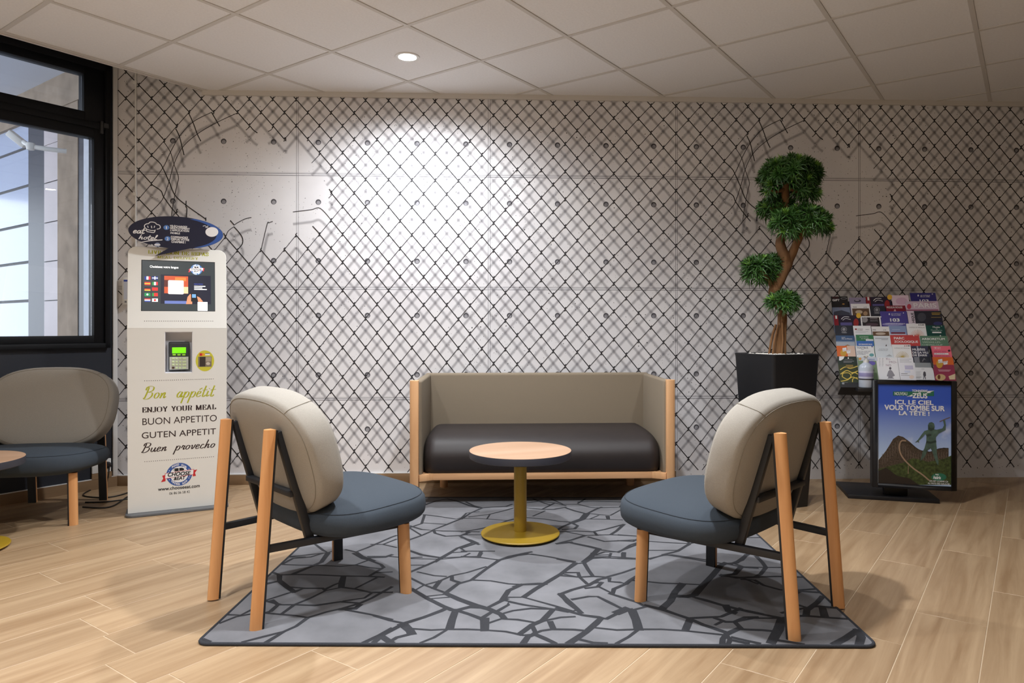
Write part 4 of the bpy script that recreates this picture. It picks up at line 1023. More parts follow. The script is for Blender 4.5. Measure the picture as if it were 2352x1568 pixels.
# round emblem with ribbon
def ring(pan, par, m, x, y, r0, r1, lift, name='emblem', asp=1.0, n=36):
    c = V2(*pan.px((x, y))); P = []
    for k in range(n):
        a, b = 2*math.pi*k/n, 2*math.pi*(k+1)/n
        P.append([(c.x+r*math.cos(t), c.y+r*asp*math.sin(t)) for r, t in ((r0, a), (r1, a), (r1, b), (r0, b))])
    return pan.polyl(par, name, m, P, lift)
ex_, ey_ = K3(855, 838); er = .066
def emblem(pan, par, ex, ey, er, lift=.0008, blue=m_bluep, dark=m_blk, white=m_wp, red=m_redp, words=True):
    c = pan.px((ex, ey)); disc = lambda r: [[(c[0]+r*math.cos(a), c[1]+r*math.sin(a)) for a in [2*math.pi*k/36 for k in range(36)]]]
    pan.polyl(par, 'emblem', blue, disc(er), lift); pan.polyl(par, 'emblem', white, disc(er*.7), lift+.0004)
    R = lambda pts: [[(c[0]+er*x, c[1]+er*y) for x, y in pts]]
    for tail in ([(-1.4, -.55), (-1.05, -.5), (-1.05, .05), (-1.3, .0), (-1.22, -.25)], [(1.4, .3), (1.05, .25), (1.05, -.28), (1.3, -.25), (1.22, .02)]): pan.polyl(par, 'emblem', red, R(tail), lift+.0004)
    pan.polyl(par, 'emblem', red, R([(-1.13, -.3), (1.11, -.12), (1.15, .36), (-1.09, .18)]), lift+.0007)
    pan.polyl(par, 'emblem', white, R([(-1.09, -.26), (1.08, -.09), (1.11, .32), (-1.05, .15)]), lift+.001)
    pan.polyl(par, 'emblem', dark, R([(-.4, .28), (-.05, .29), (-.05, .55), (-.5, .55), (-.3, .46), (-.5, .42), (-.32, .36)])+R([(.0, .3), (.35, .32), (.38, .46), (.22, .56), (.0, .56)]), lift+.0012)
    if words:
        f = FPX/ (Vector((ex, 0)).x*0+4.05); px = er*f
        pan.text(par, 'CHOOSE', dark, (ex-px*1.0, ey+px*.13), (ex+px*1.0, ey-px*.22), lift+.0014, bold=.03, shear=.25); pan.text(par, '&EAT', dark, (ex-px*.48, ey+px*.48), (ex+px*.55, ey+px*.18), lift+.0014, bold=.03, shear=.2)
        for s_, word in ((1, 'FOOD HUB'), (-1, 'ORDER NOW')):
            n = len(word)
            for k, chh in enumerate(word):
                if chh == ' ': continue
                a = math.pi/2-s_*0+(-1 if s_ > 0 else 1)*s_*0
                t = (k-(n-1)/2)*.205; ang = math.pi/2-t if s_ > 0 else -math.pi/2+t
                cx2, cy2 = ex+px*.85*math.cos(ang), ey-px*.85*math.sin(ang)
                pan.text(par, chh, white, (cx2-px*.075, cy2+px*.09), (cx2+px*.075, cy2-px*.09), lift+.0014, bold=.03)
        P = []
        for a in (15, 27, 153, 165, 195, 207, 333, 345): P.append([(c[0]+er*(.85*math.cos(math.radians(a))+.04*math.cos(t)), c[1]+er*(.85*math.sin(math.radians(a))+.04*math.sin(t))) for t in [k*1.0472 for k in range(6)]])
        pan.polyl(par, 'emblem', white, P, lift+.0014)
emblem(low, lower, ex_, ey_, er)
low.text(lower, 'www.chooseeat.com', m_blk, (363, 1123), (459, 1115.2), bold=.02); low.text(lower, '06 86 06 58 42', m_blk, (389, 1133.5), (436, 1128), bold=.005)
upp.strokes(upper, 'LIVRAISON DE REPAS', m_olive, (340.5, 585), (478, 577.3), SERIF, .28, .06, 0, .16, .5); upp.strokes(upper, 'MEAL DELIVERY', m_olive, (362, 594.6), (455, 589.3), SERIF, .28, .06, 0, .16, .5)
# screen
scr = [(326.3, 597.7), (492.4, 603.4), (493, 714), (325.3, 713)]
upp.poly(upper, 'screen_bezel', m_blk, [[(scr[0][0]-1.5, scr[0][1]-1.5), (scr[1][0]+1.2, scr[1][1]-1.5), (scr[2][0]+1.2, scr[2][1]+1), (scr[3][0]-1.5, scr[3][1]+1)][::-1]], .0006)
EM = lambda n, c, e: mat('screen '+n, c, .3, emit=e*.62)
upp.poly(upper, 'screen', EM('dark', (54, 62, 66), .35), [scr[::-1]], .0012)
e1_ = lambda n, m, a, b, c, d, l=.002: upp.rect(upper, n, m, *K1(a, b), *K1(c, d), l)
e1_('screen_tile', EM('navy', (24, 26, 46), .5), 555, 850, 1200, 1220, .0016)
e1_('screen_tile', EM('food', (196, 84, 48), .7), 600, 862, 908, 1085); e1_('screen_tile', EM('food dark', (90, 40, 34), .6), 600, 912, 700, 1000, .0022); e1_('screen_tile', EM('food cream', (226, 206, 160), .7), 780, 1000, 908, 1085, .0022); e1_('screen_tile', EM('food orange', (236, 128, 60), .8), 740, 880, 880, 925, .0022)
sq = [upp.px(K1(650, 1092)), upp.px(K1(850, 920))]; upp.polyl(upper, 'screen_tile', EM('white', (250, 250, 250), 1), [rrect(sq[0][0], sq[0][1], sq[1][0], sq[1][1], .006)], .0026)
e1_('screen_tile', EM('blue strip', (104, 122, 186), .6), 605, 1180, 900, 1218)
e1_('screen_tile', EM('white', (250, 250, 250), 1), 1030, 1195, 1157, 1308, .0026)
upp.text(upper, 'Choisissez votre langue', EM('white', (250, 250, 250), 1), K1(415, 768), K1(783, 730), .002, bold=.02)
upp.text(upper, 'NOUVEAU', EM('blue text', (70, 90, 190), .8), K1(985, 974), K1(1097, 957), .0024)
for i, w in enumerate((1130, 1090, 1148)): e1_('screen_text_line', EM('white', (250, 250, 250), 1), 985, 988+20*i, w, 999+20*i, .0024)
upp.poly(upper, 'screen_picture', EM('skin', (226, 148, 112), .6), [[K1(*p) for p in [(880, 1222), (900, 1130), (935, 1090), (960, 1120), (960, 1222)]], [K1(*p) for p in [(1020, 1120), (1060, 1140), (1100, 1190), (1040, 1195)]]], .0024)
e1_('screen_picture', EM('phone', (16, 18, 26), .4), 945, 1080, 1022, 1190, .0028); e1_('screen_picture', EM('phone blue', (110, 160, 210), .8), 958, 1095, 1008, 1140, .003)
emblem(upp, upper, *K1(1015, 778), .031, .002, EM('badge blue', (60, 110, 170), .7), EM('badge dark', (26, 30, 40), .5), EM('white', (250, 250, 250), 1), EM('badge red', (210, 60, 70), .8), True)
flags = [('v', (40, 60, 140), (245, 245, 245), (210, 50, 60)), None, ('h', (200, 50, 50), (240, 190, 60), (200, 50, 50)), ('v', (40, 140, 70), (245, 245, 245), (210, 50, 60)), ('h', (30, 30, 30), (200, 50, 50), (240, 190, 60)), ('h', (214, 48, 44), (214, 48, 44), (214, 48, 44)), ('h', (36, 140, 80), (36, 140, 80), (36, 140, 80)), ('v', (40, 140, 70), (214, 48, 44), (214, 48, 44)), ('h', (214, 60, 60), (240, 240, 240), (60, 80, 160)), ('h', (245, 245, 245), (245, 245, 245), (245, 245, 245))]
for i, f in enumerate(flags):
    x0 = 347 if i % 2 == 0 else 443; y0 = 866+71*(i//2); w, h = 76, 42
    if f is None:
        e1_('flag', EM('flag blue', (40, 60, 140), .7), x0, y0, x0+w, y0+h); continue_ = [e1_('flag_stripe', EM('white', (250, 250, 250), 1), x0, y0+16, x0+w, y0+26, .0024), e1_('flag_stripe', EM('white', (250, 250, 250), 1), x0+32, y0, x0+44, y0+h, .0024)]; continue
    for k in range(3):
        m = EM('flag %d %d %d' % f[1+k], f[1+k], .8)
        if f[0] == 'v': e1_('flag_stripe', m, x0+w*k/3, y0, x0+w*(k+1)/3, y0+h)
        else: e1_('flag_stripe', m, x0, y0+h*k/3, x0+w, y0+h*(k+1)/3)
upp.ell(upper, 'flag_stripe', EM('flag 214 48 44', (214, 48, 44), .8), *K1(481, 1170), 2.6, 2.6, .0026); upp.ell(upper, 'flag_stripe', EM('flag 245', (245, 245, 245), .8), *K1(384, 1098), 2.2, 2.2, .0026)
# speech bubble sign fixed to the top
bub = Panel(upp.o+upp.z*(UH-.02)-upp.y*.028, kt, UP*1.0-km*-.06)
bc_ = bub.px((406.5, 534)); brx = bub.px((512.5, 534))[0]-bc_[0]; brz = bub.px((406, 497))[1]-bc_[1]
outl = [(bc_[0]+brx*math.cos(a), bc_[1]+brz*math.sin(a)) for a in [2*math.pi*k/72 for k in range(72)]]
tip = bub.px((355, 588)); t0, t1 = bub.px((391, 574)), bub.px((430, 570))
pts = []
for p in outl:
    ang = math.atan2((p[1]-bc_[1])/brz, (p[0]-bc_[0])/brx)
    pts.append(p)
i0 = min(range(72), key=lambda i: (outl[i][0]-t0[0])**2+(outl[i][1]-t0[1])**2); i1 = min(range(72), key=lambda i: (outl[i][0]-t1[0])**2+(outl[i][1]-t1[1])**2)
pts = outl[:i0+1]+[tip]+outl[i1:]
sign = sub(kiosk, 'speech_bubble_sign', MB().prism_y(pts, 0, .006), m_navyp, bub)
cres = [(bc_[0]+brx*.995*math.cos(a), bc_[1]+brz*.995*math.sin(a)) for a in [math.radians(-62+k*5.2) for k in range(26)]]
inn = [(bc_[0]+brx*(.93*math.cos(a)-.075), bc_[1]+brz*(.97*math.sin(a)-.02)) for a in [math.radians(-62+k*5.2) for k in range(26)]]
bub.polyl(sign, 'crescent', m_bluep, [[cres[i], cres[i+1], inn[i+1], inn[i]] for i in range(25)], .0006)
bub.strokes(sign, 'eat', m_wp, K1(205, 312), K1(362, 238), SCRIPT, .17, .13, .2, .04); bub.strokes(sign, 'hotel', m_wp, K1(272, 392), K1(515, 330), SCRIPT, .17, .13, .2, .04)
bub.poly(sign, 'underline', m_wp, [[K1(*p) for p in [(285, 432), (420, 412), (578, 401), (577, 390), (420, 400), (290, 424)]]], .001)
def hline(pan, par, pts, m, w, name, Z=K1, lift=.001):
    P = catmull([V2(*pan.px(Z(*p))) for p in pts], 5); q = []
    for a, b in zip(P, P[1:]):
        t = (b-a); n = V2(-t.y, t.x).normalized()*w/2; q.append([tuple(a-n-t*.1), tuple(b-n+t*.1), tuple(b+n+t*.1), tuple(a+n-t*.1)])
    return pan.polyl(par, name, m, q, lift)
for pts_ in ([(372, 255), (348, 232), (350, 205), (375, 190), (398, 186), (420, 168), (460, 168), (490, 180), (502, 195), (535, 205), (550, 228), (540, 250), (505, 258)], [(372, 250), (376, 285), (420, 296), (470, 300), (485, 265)], [(380, 262), (430, 274), (482, 276)], [(385, 215), (395, 240)], [(435, 215), (440, 245)], [(470, 240), (478, 215)]):
    hline(bub, sign, pts_, m_wp, .0042, 'chef_hat_print')
for n_, x, y in (('1', 628, 237), ('2', 643, 380)):
    bub.ell(sign, 'number_disc', mat('number blue', (84, 128, 196), .5), *K1(x, y), 6.8, 5.4, .001); bub.text(sign, n_, m_wp, K1(x-(6 if n_ == '1' else 12), y+20), K1(x+(6 if n_ == '1' else 12), y-16), .0014, bold=.02)
for i, w in enumerate(('TÉLÉCHARGEZ', 'GRATUITEMENT', "L'APPLICATION", 'MOBILE')):
    x1 = (897, 930, 920, 803)[i]; bub.text(sign, w, m_wp, K1(672+i*3, (236, 262, 290, 322)[i]), K1(x1, (206, 238, 264, 298)[i]), .001, bold=.03)
for i, w in enumerate(('COMMANDEZ', 'DEPUIS VOTRE', 'CHAMBRE !')):
    bub.text(sign, w, m_wp, K1(685+i*4, (378, 406, 438)[i]), K1((907, 922, 875)[i], (350, 380, 410)[i]), .001, bold=.03)
bub.ell(sign, 'white_disc', m_wp, *K1(1213, 294), 14.8, 11.2, .0012)
hline(bub, sign, [(1098, 220), (1125, 215), (1155, 232)], m_wp, .003, 'arrow'); hline(bub, sign, [(1130, 236), (1158, 234), (1160, 212)], m_wp, .003, 'arrow')
bub.text(sign, 'by', m_wp, K1(428, 472), K1(460, 450), .001, shear=.3, bold=.02); bub.ell(sign, 'small_badge', mat('badge pale', (150, 160, 190), .5), *K1(512, 458), 6.2, 4.6, .001); bub.rect(sign, 'small_badge', m_wp, *K1(474, 452), *K1(550, 466), .0014)
# ================================================================== POTTED TREE
m_pot = vary(mat('matt black planter', (22, 23, 27), .5), 5, .1); m_bark = vary(mat('brown bark', (112, 78, 46), .85), 14, .4, stretch=(1, 1, .35), bump=.6, bscale=45, dist=.006)
m_grav = vary(mat('white gravel', (222, 218, 210), .8), 40, .15)
m_leaf = vary(mat('dark green leaf', (54, 92, 36), .4), 9, .4, detail=2); m_leaf2 = mat('fresh green leaf', (112, 156, 62), .4)
PC = Vector((1.657, 4.128, 0)); PH = .89; prz = math.radians(19.5)
tree = thing('potted_tree', 'sculpted bonsai style tree in tall tapered black planter', 'plant', PC, prz)
ta_, tb2 = .349/2, .128
pv = MB(); NS = 8
lv = [(0, tb2), (.012, tb2+.002), (PH-.02, ta_-.003), (PH-.004, ta_), (PH, ta_-.004), (PH-.002, ta_-.018), (PH-.05, ta_-.022), (PH-.05, .02)]
rows_ = []
for z, a in lv:
    rows_.append([(x, y, z) for x, y in rrect(-a, -a, a, a, min(.022, a*.5), 4)])
n_ = len(rows_[0]); pv.add([p for r in rows_ for p in r], [(i*n_+j, i*n_+(j+1) % n_, (i+1)*n_+(j+1) % n_, (i+1)*n_+j) for i in range(len(lv)-1) for j in range(n_)]+[list(range(n_))[::-1]])
obj('planter', pv, m_pot, tree, smooth=35)
gv = MB(); rr = random.Random(5)
gv.prism(rrect(-ta_+.022, -ta_+.022, ta_-.022, ta_-.022, .02, 3), PH-.05, PH-.014)
for k in range(260):
    x, y = rr.uniform(-ta_+.03, ta_-.03), rr.uniform(-ta_+.03, ta_-.03); r = rr.uniform(.006, .012)
    gv.lathe([(0, -r*.6), (r, 0), (r*.6, r*.6), (0, r*.7)], 6, (x, y, PH-.012+rr.uniform(-.002, .006)))
go = obj('gravel', gv, m_grav, tree); go['kind'] = 'stuff'
PM = Matrix.Rotation(prz, 4, 'Z'); PM.translation = PC; PI_ = PM.inverted(); PY = 4.128
def tp(x, y, dy=0): return PI_ @ at(x, y, PY+dy)
pxm = PY/FPX*1.02
tr = MB()
def cat4(pts, n=6):
    out = []; m = len(pts)
    for i in range(m-1):
        g = lambda k: pts[min(m-1, max(0, k))]
        for j in range(n):
            t = j/n; out.append([.5*((2*b)+(c-a)*t+(2*a-5*b+4*c-d)*t*t+(3*b-a-3*c+d)*t**3) for a, b, c, d in zip(g(i-1), g(i), g(i+1), g(i+2))])
    return out+[list(pts[-1])]
def limb(pts, seg=10):
    P = cat4([(*tp(x, y, dy), w) for x, y, w, dy in pts])
    tr.tube([Vector(p[:3]) for p in P], [p[3]*pxm/2*(1+.03*math.sin(i*.9)) for i, p in enumerate(P)], seg, up=Vector((.2, 1, .1)))
limb([(1786, 822, 30, 0), (1790, 790, 25, 0), (1796, 750, 22, 0), (1796, 715, 20, 0), (1786, 690, 24, 0), (1779, 670, 27, 0), (1788, 645, 27, 0), (1802, 615, 28, 0), (1805, 600, 30, 0), (1796, 575, 24, 0), (1792, 555, 21, .01), (1800, 528, 19, .02), (1806, 495, 17, .02), (1804, 450, 17, .01), (1806, 415, 15, 0)])
limb([(1804, 612, 24, 0), (1816, 590, 20, -.01), (1828, 562, 18, -.03), (1838, 535, 19, -.04), (1846, 510, 12, -.05)]); limb([(1782, 668, 20, 0), (1772, 652, 15, .0), (1762, 635, 12, -.01), (1748, 618, 8, -.02)])
limb([(1806, 470, 9, .02), (1785, 478, 7, .05), (1770, 480, 5, .08)]); limb([(1806, 430, 10, 0), (1835, 440, 6, 0), (1855, 425, 5, .02)]); limb([(1803, 435, 8, 0), (1775, 440, 6, -.02), (1765, 420, 4, -.03)])
for pts in ([(1766, 815, 5, -.03), (1773, 775, 6, -.02), (1782, 745, 5, -.02)], [(1775, 818, 5, -.05), (1779, 780, 5, -.04), (1788, 745, 4, -.02)], [(1803, 818, 6, -.04), (1803, 780, 6, -.03), (1804, 740, 5, -.02)], [(1795, 818, 5, -.06), (1798, 780, 5, -.045), (1797, 740, 4, -.03)]): limb(pts, 7)
obj('trunk', tr, m_bark, tree, smooth=60)
def clump(name, x, y, rx_, rz_, nr, dy=0, depth=None, flat=.4, seed=1, ll=.076):
    r_ = random.Random(seed); c = Vector(tp(x, y, dy)); ax = rx_*pxm; az = rz_*pxm; ay = depth or ax*.85
    A, B = MB(), MB()
    for k in range(nr):
        u = r_.uniform(-flat, 1); a = r_.uniform(0, 2*math.pi); q = math.sqrt(max(0, 1-u*u)); rad = r_.uniform(.62, .86)
        d = Vector((q*math.cos(a), q*math.sin(a), u)); pos = c+Vector((d.x*ax, d.y*ay, d.z*az))*rad
        nrm = (d+Vector((0, 0, .35))).normalized(); s1 = nrm.orthogonal().normalized(); s2 = nrm.cross(s1); fresh = r_.random() < .2
        nl = r_.randint(20, 28)
        for i in range(nl):
            t = i/nl; az_ = i*2.4; el = math.radians(78-88*t+r_.uniform(-8, 8)); l = ll*(.55+.5*t)*r_.uniform(.85, 1.15)
            dr = (nrm*math.sin(el)+(s1*math.cos(az_)+s2*math.sin(az_))*math.cos(el)).normalized(); sd = dr.cross(nrm); sd = sd.normalized() if sd.length > .01 else s1
            w = .0044*r_.uniform(.8, 1.15); b0 = pos+dr*.004; md = pos+dr*l*.5+nrm*.004; tip_ = pos+dr*l-Vector((0, 0, .008*t))
            up_ = sd.cross(dr)*.0016
            (B if fresh and i < 10 else A).add([b0, md-sd*w+up_, md, md+sd*w+up_, tip_], [(0, 1, 2), (0, 2, 3), (1, 4, 2), (2, 4, 3)])
    o = obj('foliage', A, m_leaf, tree); o['kind'] = 'stuff'
    if B.v: o2 = obj('fresh_foliage', B, m_leaf2, o); o2['kind'] = 'stuff'
clump('f', 1815, 405, 80, 46, 150, 0, None, .15, 11); clump('f', 1815, 428, 72, 28, 60, 0, None, .6, 12); clump('f', 1858, 440, 24, 20, 14, 0, None, .8, 13)
clump('f', 1783, 478, 42, 22, 40, .08, .1, .6, 14); clump('f', 1850, 512, 64, 40, 100, -.03, None, .45, 15); clump('f', 1806, 515, 34, 32, 34, -.08, None, .6, 16)
clump('f', 1742, 622, 36, 32, 52, -.03, None, .6, 17); clump('f', 1770, 612, 22, 26, 22, .02, None, .8, 18); clump('f', 1799, 695, 36, 22, 40, -.05, None, .5, 19)

# ================================================================== BROCHURE STAND
m_rack = mat('black stand metal', (20, 20, 24), .45)
FT = Vector((2.383, 4.139, 0)); ft = Vector((.962, -.272, 0)).normalized(); fn = Vector((.272, .962, 0)).normalized()
rack = thing('brochure_stand', 'black floor stand with sloping brochure tray and poster frame', 'display stand', FT, math.atan2(ft.y, ft.x))
RM = Matrix.Rotation(math.atan2(ft.y, ft.x), 4, 'Z'); RM.translation = FT
obj('base_plate', MB().prism([(-.255, .02), (.245, .0), (.255, .25), (.0, .40), (-.255, .40)], 0, .025), m_rack, rack, bevel=.003)
obj('column', MB().box(-.04, .09, .07, .12, .025, .16).box(-.02, .07, .12, .2, .1, .70), m_rack, rack, bevel=.003)
TH = math.radians(27.7)
tray = Panel(FT+fn*.185+UP*.655, ft, fn*math.sin(TH)+UP*math.cos(TH))
def rsub(name, me, m, pan, parent=rack, **kw):
    o = obj(name, me, m, parent, **kw); o.matrix_basis = RM.inverted() @ pan.M; return o
TL = .635
tr_o = rsub('tray', MB().box(-.262, .335, 0, .008, -.03, TL).box(-.285, .345, -.108, .008, -.038, -.03).box(-.285, .345, -.112, -.108, -.038, -.018), m_rack, tray)
for k in range(7):                                # the tiers that carry the brochures
    z = TL-.10-.086*k-.10; d = .0125*(k+1)
    rsub('tier', MB().box(-.262, .335, -d-.011, -d+.0035-.011, max(-.03, z-.02), max(.0, z+.02)), m_rack, tray)
# poster frame
pf = Panel(FT-fn*.0+ft*.104+UP*.404, ft, UP)
frame = rsub('poster_frame', MB().box(-.229, -.2, -.012, .02, -.322, .322).box(.2, .229, -.012, .02, -.322, .322).box(-.2, .2, -.012, .02, -.322, -.298).box(-.2, .2, -.012, .02, .298, .322).box(-.205, .205, .006, .07, -.3, .3).box(-.225, .225, .018, .07, -.318, .318).mesh('f', .003, 1), m_rack, pf)
def sky_print():
    m = mat('poster sky print', (80, 120, 210), .35); nt = m.node_tree; b = nt.nodes['Principled BSDF']; L = nt.links.new
    tc = N(nt, 'ShaderNodeTexCoord'); sp = N(nt, 'ShaderNodeSeparateXYZ'); L(tc.outputs['Object'], sp.inputs[0])
    no = N(nt, 'ShaderNodeTexNoise'); no.inputs['Scale'].default_value = 9; no.inputs['Detail'].default_value = 5; L(tc.outputs['Object'], no.inputs['Vector'])
    mr = N(nt, 'ShaderNodeMapRange'); mr.inputs['From Min'].default_value = -.15; mr.inputs['From Max'].default_value = .3; L(sp.outputs['Z'], mr.inputs['Value'])
    rp = N(nt, 'ShaderNodeValToRGB'); e = rp.color_ramp.elements; e[0].color = rgb(188, 210, 238); e[1].color = rgb(58, 92, 196); e[1].position = .75; L(mr.outputs[0], rp.inputs[0])
    r2 = N(nt, 'ShaderNodeValToRGB'); r2.color_ramp.elements[0].position = .58; r2.color_ramp.elements[1].position = .75; L(no.outputs['Fac'], r2.inputs[0])
    mu = N(nt, 'ShaderNodeMath', operation='MULTIPLY'); L(r2.outputs[0], mu.inputs[0]); inv = N(nt, 'ShaderNodeMath', operation='SUBTRACT'); inv.inputs[0].default_value = .9; L(mr.outputs[0], inv.inputs[1]); L(inv.outputs[0], mu.inputs[1])
    mx = N(nt, 'ShaderNodeMix', data_type='RGBA'); L(mu.outputs[0], mx.inputs[0]); L(rp.outputs[0], mx.inputs[6]); mx.inputs[7].default_value = rgb(225, 230, 240); L(mx.outputs[2], b.inputs['Base Color'])
    return m
pt = thing('poster', 'park poster with blue sky and green statue in black frame', 'poster', pf.o, 0)
pt.matrix_world = pf.M
obj('sheet', MB().box(-.2005, .2005, 0, .0055, -.2985, .2985), sky_print(), pt)
Pz = lambda x, y: (1900+x*.2104, 850+y*.2104)
class PP(Panel):
    def px(s, p): return Panel.px(s, Pz(*p))
pp = PP(pf.o, pf.x, pf.z); LIFT = -.0056
def P_(name, m, polys, k): return pp.poly(pt, name, m, polys, .0012*k)
m_bush = vary(mat('poster foliage print', (62, 74, 38), .4), 60, .7, detail=6); m_coast = vary(mat('poster timber print', (74, 62, 52), .4), 130, .6, detail=3); m_statue = vary(mat('poster statue print', (74, 96, 86), .4), 28, .35); m_railp = mat('poster rail print', (160, 134, 110), .4)
P_('printed_coaster', m_coast, [[(560, 980), (640, 880), (672, 830), (720, 750), (775, 712), (830, 728), (900, 780), (1000, 870), (1120, 888), (1210, 862), (1270, 845), (1325, 850), (1325, 1000), (1363, 1000), (1363, 1250), (557, 1250)][::-1]], 1)
P_('printed_foliage', m_bush, [[(557, 1080), (700, 1040), (830, 1010), (930, 960), (1020, 975), (1100, 1000), (1200, 980), (1290, 960), (1363, 925), (1363, 1250), (557, 1250)][::-1]], 2)
P_('printed_foliage', mat('poster dark print', (42, 34, 30), .4), [[(557, 1100), (640, 1060), (760, 1150), (900, 1180), (1000, 1250), (557, 1250)][::-1]], 3)
def hl(pts, w, m, k, name): 
    P = catmull([V2(*pp.px(p)) for p in pts], 6); q = []
    for a, b in zip(P, P[1:]):
        t = b-a; n = V2(-t.y, t.x).normalized()*w/2; q.append([tuple(a-n), tuple(b-n), tuple(b+n), tuple(a+n)])
    pp.polyl(pt, name, m, q, .0012*k)
hl([(860, 770), (810, 770), (785, 830), (800, 910), (850, 985), (940, 1070), (1040, 1140), (1110, 1200)], .008, m_railp, 4, 'printed_rail'); hl([(885, 1040), (882, 1130)], .003, m_railp, 4, 'printed_rail'); hl([(800, 790), (900, 800), (1010, 870), (1120, 890), (1220, 855), (1320, 850)], .003, mat('poster dark print', (42, 34, 30), .4), 4, 'printed_rail')
lat = []
for k in range(26):
    x = 600+k*28; yt = 900-150*math.exp(-((x-780)/110)**2)-30*math.exp(-((x-1270)/90)**2)+20; lat += [[(x, yt), (x+4, yt), (x+4, yt+120), (x, yt+120)], [(x, yt+30), (x+30, yt+80), (x+30, yt+84), (x, yt+34)]]
P_('printed_lattice', mat('poster lattice print', (112, 98, 88), .4), [q[::-1] for q in lat], 1.5)
P_('printed_statue', m_statue, [[(1098, 600), (1110, 572), (1140, 565), (1165, 580), (1172, 615), (1165, 645), (1195, 648), (1255, 635), (1275, 600), (1262, 545), (1285, 540), (1294, 600), (1290, 650), (1215, 690), (1185, 730), (1185, 780), (1195, 850), (1195, 900), (1215, 1000), (1210, 1040), (1190, 1010), (1150, 900), (1128, 850), (1098, 870), (1060, 950), (1015, 990), (1040, 890), (1060, 850), (1080, 780), (1082, 720), (1070, 695), (1040, 730), (1000, 765), (1000, 792), (985, 780), (957, 788), (990, 758), (1030, 700), (1060, 662), (1100, 650)][::-1]], 5)
hl([(1225, 560), (1280, 535), (1340, 512)], .004, mat('poster bolt print', (120, 96, 84), .4), 5, 'printed_bolt')
P_('printed_statue', mat('poster statue dark print', (46, 62, 56), .4), [[(1098, 640), (1108, 600), (1120, 625), (1140, 635), (1160, 620), (1168, 645), (1130, 665)][::-1], [(1085, 700), (1135, 695), (1135, 715), (1090, 722)][::-1], [(1082, 770), (1130, 780), (1185, 760), (1190, 785), (1130, 800), (1078, 790)][::-1]], 6)
m_pg = mat('poster green print', (44, 112, 88), .4)
P_('printed_band', m_pg, [[(718, 232), (1165, 228), (1165, 282), (718, 276)][::-1]], 2)
tx = lambda t, a, b, k=4, bold=.02, m=m_wp, sh=0: pp.text(pt, t, m, a, b, .0012*k, bold=bold, shear=sh)
tx('NOUVEAU', (735, 272), (874, 238), 4, .01); tx('TONNERRE', (925, 238), (1095, 212), 4, .025); tx('2', (995, 264), (1022, 238), 4, .02); tx('ZEUS', (930, 306), (1092, 250), 4, .03)
P_('printed_bolt', m_wp, [[(860, 292), (930, 262), (925, 276), (975, 270), (900, 290), (905, 282)], [(1085, 250), (1100, 226), (1168, 222), (1120, 240), (1135, 246)]], 4)
tx('ICI, LE CIEL', (740, 382), (1160, 326), 4, .03); tx('VOUS TOMBE SUR', (624, 440), (1282, 382), 4, .03); tx('LA TÊTE !', (782, 494), (1116, 436), 4, .03)
P_('printed_logo', m_pg, [[(1218+82*math.cos(a), 1165+42*math.sin(a)) for a in [-2*math.pi*k/28 for k in range(28)]]], 5); tx('PARC', (1180, 1146), (1218, 1130), 6, .02); tx('Astérix', (1155, 1188), (1240, 1150), 6, .03)
tx('ON EST COMME ÇA', (1112, 1224), (1320, 1202), 6, .015); tx('AU PAYS DES GAULOIS', (1096, 1246), (1335, 1228), 6, .015)

# ---------------------------------------------------------------- brochures, one by one
Bz = lambda x, y: (1880+x*.16585, 650+y*.16585)
C = lambda r, g, b: mat('cover %d %d %d' % (r, g, b), (r, g, b), .35)
W1, K_ = C(238, 238, 240), C(26, 26, 32)
def brochure(row, x0, y0, x1, y1, col, label, ops, hide=None):
    d = .012*row+.012
    pan = Panel(tray.o-tray.y*d, tray.x, tray.z)
    a, b = pan.px(Bz(x0, (y0+y1)/2)), pan.px(Bz(x1, (y0+y1)/2)); top = pan.px(Bz((x0+x1)/2, y0))[1]; bot = pan.px(Bz((x0+x1)/2, y1))[1]
    full_b = max(.0 if row < 7 else -.028, min(bot, top-(.19 if hide is None else hide))) if row < 7 else max(-.028, bot)
    w, cx0 = b[0]-a[0], (a[0]+b[0])/2
    loc = Panel(pan.o+pan.x*cx0+pan.z*top, pan.x, pan.z)
    o = obj('brochure', MB().box(-w/2, w/2, 0, .003, full_b-top, 0), C(*col), None); o.matrix_world = loc.M
    tag(o, label, 'brochure', 'brochures in the sloping tray')
    class Q(Panel):
        def px(s, p): return Panel.px(s, Bz(*p))
    q = Q(loc.o, loc.x, loc.z); k = 0
    for op in ops:
        k += 1; lf = .0004+.0003*k
        if op[0] == 't': q.text(o, op[1], op[4], op[2], op[3], lf, bold=op[5] if len(op) > 5 else .01)
        elif op[0] == 'r': q.rect(o, 'cover_print', op[5], op[1], op[2], op[3], op[4], lf)
        elif op[0] == 'p': q.poly(o, 'cover_print', op[2], [op[1]], lf)
        elif op[0] == 'e':
            q.polyl(o, 'cover_print', op[5], [[q.px((op[1]+op[3]*math.cos(-2*math.pi*i/24), op[2]+op[4]*math.sin(-2*math.pi*i/24))) for i in range(24)]], lf)
        elif op[0] == 'l':
            P = catmull([V2(*q.px(p)) for p in op[1]], 5); g = []
            for m0, m1 in zip(P, P[1:]):
                t = m1-m0; n = V2(-t.y, t.x).normalized()*op[3]/2; g.append([tuple(m0-n), tuple(m1-n), tuple(m1+n), tuple(m0+n)])
            q.polyl(o, 'cover_print', op[2], g, lf)
        elif op[0] == 'lines':
            x, y, x2, n, dy, m = op[1:]
            q.polyl(o, 'cover_print', m, [[q.px((x, y+dy*i+dy*.4)), q.px((x2-(i % 2)*(x2-x)*.2, y+dy*i+dy*.4)), q.px((x2-(i % 2)*(x2-x)*.2, y+dy*i)), q.px((x, y+dy*i))] for i in range(n)], lf)
    return o
